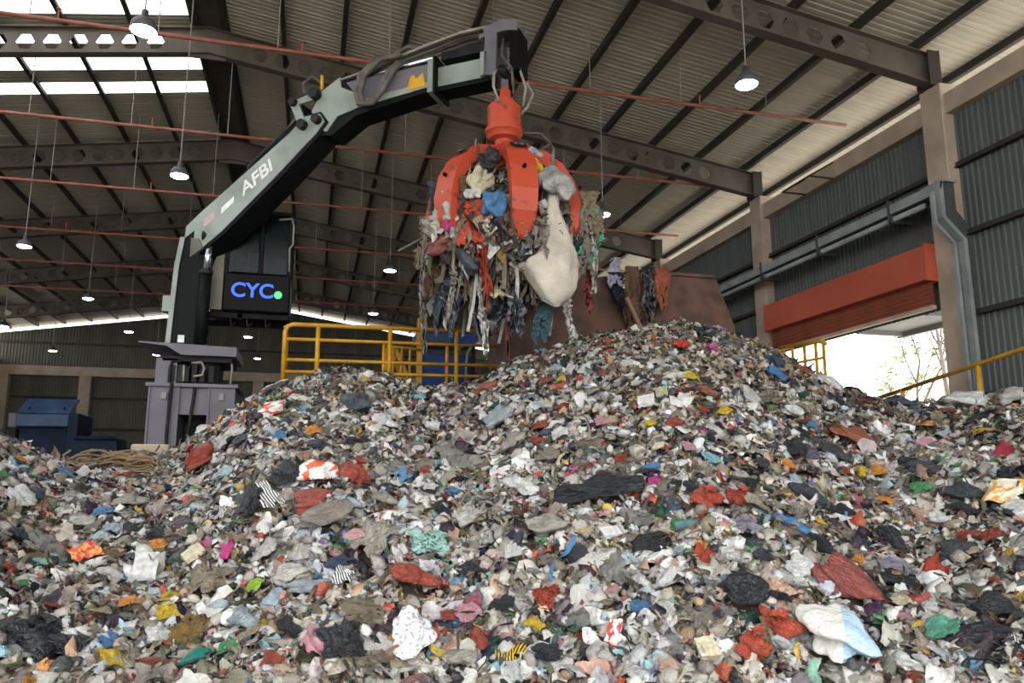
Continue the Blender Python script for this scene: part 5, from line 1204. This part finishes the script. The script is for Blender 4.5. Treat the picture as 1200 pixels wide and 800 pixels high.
def variants(form, nv):
    out = []
    for s in range(nv):
        g = np.random.default_rng(1000+s)
        if form == 'sheet':
            V, F = grid(6); th = np.arctan2(V[:,1], V[:,0]); q = np.maximum(np.abs(V[:,0]), np.abs(V[:,1])); l = np.hypot(V[:,0], V[:,1])+1e-6
            V[:, :2] *= ((.8*q/l + .2)*(1 + .3*np.sin(th*g.integers(2,4)+g.uniform(0,6)) + .15*np.sin(th*5+g.uniform(0,6))))[:, None]
            V[:, 2] = .75*crease(V, s+50, 5, 1.6, 5.) + .06*g.normal(size=len(V)) - .3*l**2; V[:, :2] += .1*g.normal(size=(len(V), 2))
        elif form == 'crumple':
            V, F = grid(10); th = np.arctan2(V[:,1], V[:,0]); q = np.maximum(np.abs(V[:,0]), np.abs(V[:,1])); l = np.hypot(V[:,0], V[:,1])+1e-6
            V[:, :2] *= ((.8*q/l + .2)*(1 + .3*np.sin(th*g.integers(2,4)+g.uniform(0,6)) + .18*np.sin(th*5+g.uniform(0,6))))[:, None]
            V[:, 2] = .5*crease(V, s+50, 7, 1.8, 9.) + .04*g.normal(size=len(V)) - .3*l**2; V[:, :2] += .05*g.normal(size=(len(V), 2))
        elif form == 'strip':
            V, F = grid(7, 2); u = V[:, 0].copy(); V[:, 1] = V[:, 1]*g.uniform(.08, .2) + .3*np.sin(u*2.5+g.uniform(0,6)); V[:, 2] = .3*np.sin(u*3+g.uniform(0,6)) + .1*g.normal(size=len(V))
        else:
            V, F = ICO1; V = V*(1 + .45*crease(V, s+90, 4, 1.5, 4.))[:, None]; V[:, 2] *= .65
        out.append((V, F))
    return out
HX_ = np.array([q[0] for q in LITTER]); HY_ = np.array([q[1] for q in LITTER]); HW_ = np.array([q[2]*.5 for q in LITTER]); HH_ = np.array([q[3]*.5/.72 for q in LITTER])
def free(x, y):
    """spots that no large piece covers"""
    ok = np.ones(len(x), bool)
    for i in range(0, len(x), 4000):
        X2, Y2 = x[i:i+4000, None], y[i:i+4000, None]; r = np.hypot(HX_, HY_); ex, ey = HY_/r, -HX_/r
        dx, dy = X2-HX_, Y2-HY_; a = (dx*ex + dy*ey)/HW_; b = (-dx*ey + dy*ex)/HH_
        ok[i:i+4000] = ((a*a + b*b) > .55).all(1)
    return ok
def sample(n, far_bias=1.0):
    xs, ys = [], []
    while len(xs) < n:
        a = np.radians(rng.uniform(-42, 56, n*2)); r = np.sqrt(rng.uniform(4.4**2, 15.8**2, n*2))
        r = np.where(rng.uniform(0, 1, n*2) < .45, rng.uniform(4.4, 12, n*2), r)
        rc = np.interp(np.degrees(a), _CA, _CR); ok = (r < rc + .9) & (r*np.sin(a) < 12.8)
        xs += list((r*np.sin(a))[ok]); ys += list((r*np.cos(a))[ok])
    return np.array(xs[:n]), np.array(ys[:n])
def scatter(name, form, n, palette, smin, smax, label, m, smooth=False, nv=10, lift=(-.02, .1), tilt=.9, region=None):
    x, y = sample(n); k = free(x, y); x, y = x[k], y[k]; n = len(x)
    if region is not None:
        k = region(x, y); x, y = x[k], y[k]; n = len(x)
    z = mound_z(x, y); e = .12
    N = np.stack([-(mound_z(x+e, y)-mound_z(x-e, y))/(2*e), -(mound_z(x, y+e)-mound_z(x, y-e))/(2*e), np.ones(n)], -1)
    N += tilt*rng.normal(size=(n, 3))*.6; N /= np.linalg.norm(N, axis=1)[:, None]
    T = rng.normal(size=(n, 3)); T -= N*(T*N).sum(1)[:, None]; T /= np.linalg.norm(T, axis=1)[:, None]; B = np.cross(N, T)
    s = smin*np.exp(rng.uniform(0, 1, n)**1.7*math.log(smax/smin)); asp = rng.uniform(.55, 1., n)
    P = np.stack([x, y, z + rng.uniform(*lift, n)], -1); tint = pal(palette, n)
    Vs, Fs, Ts = [], [], []; off = 0; which = rng.integers(0, nv, n)
    for v, (V, F) in enumerate(variants(form, nv)):
        q = np.where(which == v)[0]
        if not len(q): continue
        L_ = V[None, :, :]*np.stack([s[q], s[q]*asp[q], s[q]*.9], -1)[:, None, :]
        W_ = P[q][:, None, :] + L_[..., :1]*T[q][:, None, :] + L_[..., 1:2]*B[q][:, None, :] + L_[..., 2:]*N[q][:, None, :]
        Vs.append(W_.reshape(-1, 3)); Ts.append(np.repeat(tint[q], len(V), 0))
        Fs.append((F[None] + (np.arange(len(q))*len(V))[:, None, None]).reshape(-1, F.shape[1]) + off); off += len(q)*len(V)
    o = link(name, np_mesh(name, np.concatenate(Vs), np.concatenate(Fs), m, smooth, np.concatenate(Ts)))
    return tag(o, label, 'litter', kind='stuff')
lower = lambda x, y: rng.uniform(0, 1, len(x)) > .55*np.clip((mound_z(x, y)-2.0)/1.6, 0, 1)*np.clip((x+1)/3, 0, 1)
upper = lambda x, y: (rng.uniform(0, 1, len(x)) < np.clip((mound_z(x, y)-1.2)/2.2, .12, 1)*np.clip((x+4)/5, .3, 1))
scatter('organic_litter', 'sheet', 21000, 'organic', .03, .11, 'brown shredded organic scraps strewn thickly over the upper mound', M['scrap'], region=upper, smooth=True)
scatter('fibre_litter', 'strip', 18000, 'organic', .05, .17, 'tan and brown fibre strips tangled through the waste', M['scrap'], smooth=True)
scatter('film_litter', 'sheet', 25500, 'film', .035, .14, 'grey, white and black plastic film scraps covering the mound', M['scrap'], region=lower, smooth=True, nv=16)
scatter('bright_litter', 'sheet', 8700, 'bright', .03, .1, 'small bright coloured wrapper scraps scattered over the mound', M['scrap'], smooth=True)
scatter('lump_litter', 'lump', 6300, 'film', .035, .11, 'small crumpled plastic lumps lying in the mound', M['scrap'], smooth=True)
scatter('crumpled_film_litter', 'crumple', 3500, 'film', .1, .23, 'crumpled sheets of grey and clear plastic film half buried in the mound', M['scrap'], region=lower, smooth=True, nv=14, tilt=.6)

# ================================================================ WASTE HELD BY THE GRAPPLE (hangs free in the air)
gc = Vector((GX, GY, 6.55))
cd = Vector((-GX, -GY, 0)).normalized(); cr = Vector((-cd.y, cd.x, 0)) * -1      # towards the viewer, and to the viewer's right
if cr.dot(Vector((1, 0, 0))) < 0: cr = -cr
def gp(r, t, z): return gc + cr*r + cd*t + Vector((0, 0, z-6.55))               # right, towards the viewer, height
# clump core: shredded stuff inside and under the tines
def clump():
    Vs, Fs, Ts = [], [], []; off = 0
    g = np.random.default_rng(77)
    for form, n, palette, s0, s1 in (('sheet', 1700, 'organic', .05, .16), ('sheet', 1500, 'film', .06, .19), ('strip', 1500, 'organic', .1, .34), ('strip', 700, 'film', .1, .4), ('sheet', 420, 'bright', .05, .14)):
        vs_ = variants(form, 8)
        for k in range(n):
            a = g.uniform(0, 2*PI); u = g.uniform(0, 1)
            z = 7.55 - 2.25*u; rad = np.interp(u, [0, .2, .5, .75, 1], [.3, .85, 1.15, 1.35, .85])*math.sqrt(g.uniform(.5, 1.08))
            p = np.array(gc) + np.array([math.cos(a)*rad, math.sin(a)*rad, z-6.55])
            V, F = vs_[g.integers(0, 8)]; s = s0*math.exp(g.uniform(0,1)**1.5*math.log(s1/s0))
            Q, _ = np.linalg.qr(g.normal(size=(3, 3))); W_ = V*s@Q.T
            if u > .35: W_[:, 2] *= 1 + 2.2*(form == 'strip')*abs(Q[2, 0]) + .5
            Vs.append(p + W_); Fs.append(F + off); off += len(V); Ts.append(np.repeat(pal(palette, 1)*.85, len(V), 0))
    o = link('grapple_litter', np_mesh('grapple_litter', np.concatenate(Vs), np.concatenate(Fs), M['scrap'], False, np.concatenate(Ts)))
    tag(o, 'ball of shredded mixed scraps squeezed between the orange tines', 'litter', kind='stuff')
clump()
V, F = ico(3); V = V*(1+.2*crease(V, 5))[:, None]*np.array([1.0, 1.0, .85])
tag(link('packed_waste', np_mesh('packed_waste', V + np.array([GX, GY, 6.62]), F, M['mulch'])), 'dark packed core of waste inside the closed grapple', 'waste', kind='stuff')

def hang(name, cat, label, top, L, w0, w1, col, kind='fabric', seed=0, n=(13, 30), fold=.25, sway=.1, taper=None, depth=.0):
    """a length of sheet hanging from its top point: gathered folds, widening or narrowing downwards"""
    g = np.random.default_rng(seed+500); V, F = grid(n[1], n[0]); t = (V[:, 0]+1)/2; u = V[:, 1].copy()
    wd = w0 + (w1-w0)*t if taper is None else np.interp(t, *taper)
    ph = g.uniform(0, 6, 5)
    rx = u*wd/2*(1+.12*np.sin(t*9+ph[0])) + sway*t*np.sin(t*2.2+ph[1]) + .02*g.normal(size=len(u))
    Q3 = np.stack([u*1.3, t*L*1.6, 0*u], -1); ck = crease(Q3, seed+300, 6, 1.5, 7.)
    ty = fold*wd*.9*ck + .08*np.sin(t*5+ph[3]) + .012*g.normal(size=len(u)); rx = rx*(1 + .25*np.sin(t*6+ph[2])*np.sin(t*2.7+ph[4]))
    z = -t*L*(1 + .12*np.sin(u*4+ph[4]) + .08*np.sin(u*9+ph[0]))
    P = np.array(top)[None] + rx[:, None]*np.array(cr)[None] + ty[:, None]*np.array(cd)[None] + z[:, None]*np.array([0, 0, 1])[None]
    o = link(name, np_mesh(name, P - np.array(top), F, PAT.get(col) or M[kind])); o.location = top
    o.color = (*COL.get(col, (.5,.5,.5)), 1); return tag(o, label, cat, 'waste hanging from the grapple')
def px(x, y, t): 
    # x, y: metres right of and above the grapple centre line as seen from the front
    return gp(x, t, y)
# big white sack
def sack(name, label, prof, centre, col, t, depth, seed, kind='plastic', rough=.3):
    """a bag hanging from its neck: cross sections given from top to bottom, then folded and creased"""
    n = 44; m_ = 34; pz = [q[0] for q in prof]; s = np.linspace(0, 1, m_); sk = np.linspace(0, 1, len(prof))
    zz = np.interp(s, sk, pz); cc = np.interp(s, sk, [q[1] for q in prof]); rad = np.interp(s, sk, [q[2] for q in prof])
    a = np.linspace(0, 2*PI, n, endpoint=False); U = np.stack(np.broadcast_arrays(np.cos(a)[None, :], np.sin(a)[None, :], ((zz-zz.mean())/max(rad.max(), .05))[:, None]), -1).reshape(-1, 3)
    c = crease(U, seed+200, 7, 1.6, 8.); R2 = np.repeat(rad, n)*(1 + rough*c + .05*np.sin(np.tile(a, m_)*5+seed))
    V = np.stack([np.repeat(cc, n) + R2*U[:, 0], depth*R2*U[:, 1], np.repeat(zz, n) + .12*rad.max()*c], -1)
    i = np.arange(m_*n).reshape(m_, n); F = np.stack([i[:-1], np.roll(i[:-1], -1, 1), np.roll(i[1:], -1, 1), i[1:]], -1).reshape(-1, 4)
    base = gp(0, t, 0); P = np.array([gp(p_, t+q_, z) - base for p_, q_, z in V])
    o = link(name, np_mesh(name, P, F, M[kind])); o.location = base; o.color = (*col, 1)
    return tag(o, label, 'sack', 'waste hanging from the grapple')
sack('woven_sack', 'big dirty white woven sack sagging below the grapple in front of the hopper', [(6.9,.9,.1),(6.45,.86,.12),(6.2,.9,.18),(5.9,.95,.26),(5.62,.93,.36),(5.48,.76,.53),(5.38,.74,.54),(5.22,.82,.46),(5.0,.88,.38),(4.8,.9,.25),(4.68,.92,.06)], 0, hexlin('dcd2c2'), 1.0, .6, 3, 'fabric', .2)
def held(name, label, rx, z, t, w, h, col, i, roll=0., cat='bag'):
    pos = gp(rx, t, z); o = place('bag', col, pos.x, pos.y, w, h*.72, label, i, z=pos.z, nrm=Vector((cd.x, cd.y, .15)).normalized(), thick=min(w, h)*.42, roll=roll, group='waste hanging from the grapple')
    o.name = name; o['category'] = cat; return o
held('plastic_bag', 'puffed pale grey bag bulging between two tines', .95, 6.88, 1.12, .66, .78, 'greyclear', 3)
held('plastic_bag', 'sagging black garbage bag below the front tine', .4, 5.95, .98, .72, 1.0, 'black', 5)
held('plastic_bag', 'crumpled blue bag wedged beside the front tine', -.2, 6.4, 1.3, .5, .6, 'blue', 8, .5)
held('plastic_bag', 'dark blue torn bag under the crumpled blue bag', -.08, 6.0, 1.18, .3, .55, 'navy', 9, .3)
held('cloth_bundle', 'slate blue bundle hanging left of the red strip', -.62, 5.5, .95, .55, .75, 'slate', 10, 0, 'bundle')
held('plastic_bag', 'small black bag stuck between tines near the hub', -.3, 7.35, 1.05, .42, .45, 'black', 11)
held('plastic_bag', 'yellow bag peeking out beside the right-hand tine', .6, 7.15, 1.15, .22, .42, 'yellow', 12, .4)
held('plastic_bag', 'pale sky-blue bag above the yellow bag', .55, 7.45, 1.1, .28, .24, 'paleblue', 13)
held('paper_bundle', 'cream crumpled paper bundle between the two front tines', -.42, 6.9, 1.15, .48, .5, 'cream', 14, .6, 'bundle')
held('paper_bundle', 'white paper wad below the cream crumpled bundle', -.55, 6.62, 1.25, .26, .3, 'white', 15, .6, 'bundle')
held('pink_scrap', 'hot pink scrap among the hanging waste', -.98, 6.08, 1.05, .22, .3, 'magenta', 16, .6, 'scrap')
held('cloth_bundle', 'dusty mauve cloth bundle at the left of the hanging waste', -1.12, 5.82, .95, .5, .5, 'maroon', 17, 0, 'bundle')
held('plastic_bag', 'beige grey bag at the far left of the hanging waste', -1.3, 6.2, .7, .4, .5, 'greige', 18, 0)
held('plastic_bag', 'pale torn bag left of the red strip', -.95, 6.35, 1.05, .45, .4, 'offwhite', 19, .4)
held('plastic_bag', 'amber bottle-shaped bag dangling under the dark blue torn bag', -.06, 5.55, 1.2, .17, .4, 'amber', 20, .2)
held('cloth_bundle', 'reddish knotted bundle right of the front tine', .42, 6.62, 1.2, .3, .35, 'rust', 21, 0, 'bundle')
strips = [
 ('red_cloth_strip','strip','long red cloth strip hanging below the blue bag',-.36,6.5,1.75,.3,.16,'red',1.25),
 ('orange_cloth','strip','torn orange-red cloth twisted round a tine tip',-.52,6.6,.85,.22,.34,'orangered',1.2),
 ('black_sheet','sheet','broad black plastic sheet hanging behind the red strip',-.05,5.7,1.45,.4,.72,'black',.7),
 ('black_sheet','sheet','ragged black plastic hanging at the left above the railing',-1.0,5.95,1.5,.35,.5,'navyblack',.5),
 ('black_sheet','sheet','narrow black plastic strip beside the big white sack',.12,5.6,1.3,.16,.26,'charcoal',.9),
 ('grey_strip','strip','long grey strip dangling farthest left over the railing',-1.42,6.3,2.15,.06,.07,'taupe',.6),
 ('grey_strip','strip','frayed grey strip left of the slate blue bundle',-.9,5.7,1.25,.09,.05,'greige',.7),
 ('tan_strip','strip','tan rope-like strip at the left edge of the hanging waste',-1.52,6.5,.95,.12,.16,'khaki',.4),
 ('brown_strip','strip','brown shredded strip hanging near the left edge',-1.3,6.3,1.25,.16,.22,'brown',.55),
 ('white_strip','strip','thin white strip hanging down to the railing',-.42,5.3,1.35,.05,.08,'offwhite',.9),
 ('pole_strip','strip','long pinkish pole-like strip leaning against the hopper edge',.18,5.6,1.5,.12,.06,'rust',.7),
 ('teal_cloth','rag','dark teal cloth hanging below the big white sack',.74,4.9,.72,.28,.24,'tealdark',.45),
 ('white_strip','strip','white film tail hanging right of the teal cloth',1.14,4.95,.85,.12,.12,'offwhite',.5),
 ('green_net','netting','green and blue netting draped on the right of the grapple',1.55,6.6,1.0,.35,.55,'tealgreen',.5),
 ('grey_cloth','rag','grey rag draped behind the big white sack',1.42,6.5,1.1,.4,.3,'taupe',.55),
 ('white_strip','strip','white ribbon at the right edge of the hanging waste',1.6,6.5,1.3,.05,.08,'offwhite',.5),
 ('pink_strip','strip','pinkish strip hanging in front of the hopper plate',1.6,5.7,.9,.14,.1,'maroon',.4),
 ('brown_rag','rag','brown rag hanging between the two front tines',-.62,7.0,1.1,.3,.4,'brown',1.1),
 ('khaki_rag','rag','khaki rag trailing from the right-hand tine',1.6,7.0,.9,.3,.4,'khaki',.5),
 ('slate_rag','rag','slate rag stuck on the leftmost tine',-1.25,7.1,.9,.3,.45,'slate',.6),
 ('white_rag','rag','dirty white rag below the leftmost tine',-.98,6.75,.8,.3,.35,'offwhite',.95),
 ('grey_film','plastic film','grey film caught on the left front tine',-1.1,6.5,.8,.35,.4,'greige',.85),
 ('taupe_rag','rag','taupe rag at the lower right of the black garbage bag',.62,6.4,1.0,.25,.3,'taupe',1.0),
 ('cream_paper','paper','cream paper tip at the foot of the long red strip',-.18,4.98,.2,.12,.34,'cream',1.2),
]
for i, (nm, cat, lab, rx, zt_, L, w0, w1, col, t) in enumerate(strips):
    hang(nm, cat, lab, gp(rx, t, zt_), L, w0, w1, col, 'plastic' if col in ('black', 'navyblack', 'charcoal', 'offwhite', 'greige') else 'fabric', seed=i, sway=.12)
tag(MB().tube([tuple(gp(-1.35,.3,6.2)), tuple(gp(-1.95,.35,5.85))], .02, 6).build('thin_stick', M['tan_panel']), 'thin pale stick poking out of the grappled waste to the left', 'stick')

# waste draped over the hopper rim
def drape(name, cat, label, base, L, w0, w1, col, seed, kind='fabric'):
    o = hang(name, cat, label, base, L, w0, w1, col, kind, seed=seed); o['group'] = 'waste draped over the hopper rim'
drape('black_sleeve', 'plastic sheet', 'long black plastic draped over the hopper rim', (6.95, 14.95, 6.3), 1.45, .26, .36, 'black', 40, 'plastic')
drape('salmon_rag', 'rag', 'salmon pink rag draped over the hopper rim', (7.3, 14.98, 6.32), .95, .42, .3, 'rust', 41)
drape('brown_bundle', 'rag', 'brown twisted rags draped left of the long black plastic', (6.55, 14.9, 6.25), 1.3, .3, .45, 'brown', 42)
drape('purple_rag', 'rag', 'small purple rag caught on the hopper rim', (6.2, 14.9, 6.42), .6, .2, .3, 'lavender', 43)
drape('navy_rag', 'rag', 'dark navy rag hanging under the small purple rag', (6.25, 14.95, 6.1), .8, .3, .2, 'navyblack', 44)
tag(MB().tube([(6.35,14.75,5.5),(6.75,14.65,4.55)], .045, 7).build('wooden_stick', mat('weathered_wood', '8f735c', .8)), 'weathered wooden stick leaning against the hopper plate', 'stick')

# straw tangle on the far left crest
b = MB(); g = random.Random(9); sx, sy = -2.47, 11.1; sz = float(mound_z(sx, sy))
for k in range(60):
    p = Vector((sx+g.uniform(-.42,.36), sy+g.uniform(-.2,.2), sz+g.uniform(.02,.2))); R1 = g.uniform(.06, .17); a = g.uniform(0, 6); tl = g.uniform(-.6, .6)
    pts = [p + Vector((math.cos(q*.7+a)*R1*1.5 + .02*q, math.sin(q*.7+a)*R1*tl, math.sin(q*.7+a)*R1*.7)) for q in range(8)]
    b.tube(pts, .014, 5)
tag(b.build('straw_tangle', mat('straw', '8d7657', .8, scale=6, col2='6a5840')), 'tangle of tan straw and cane strips on the far left crest', 'straw', kind='stuff')
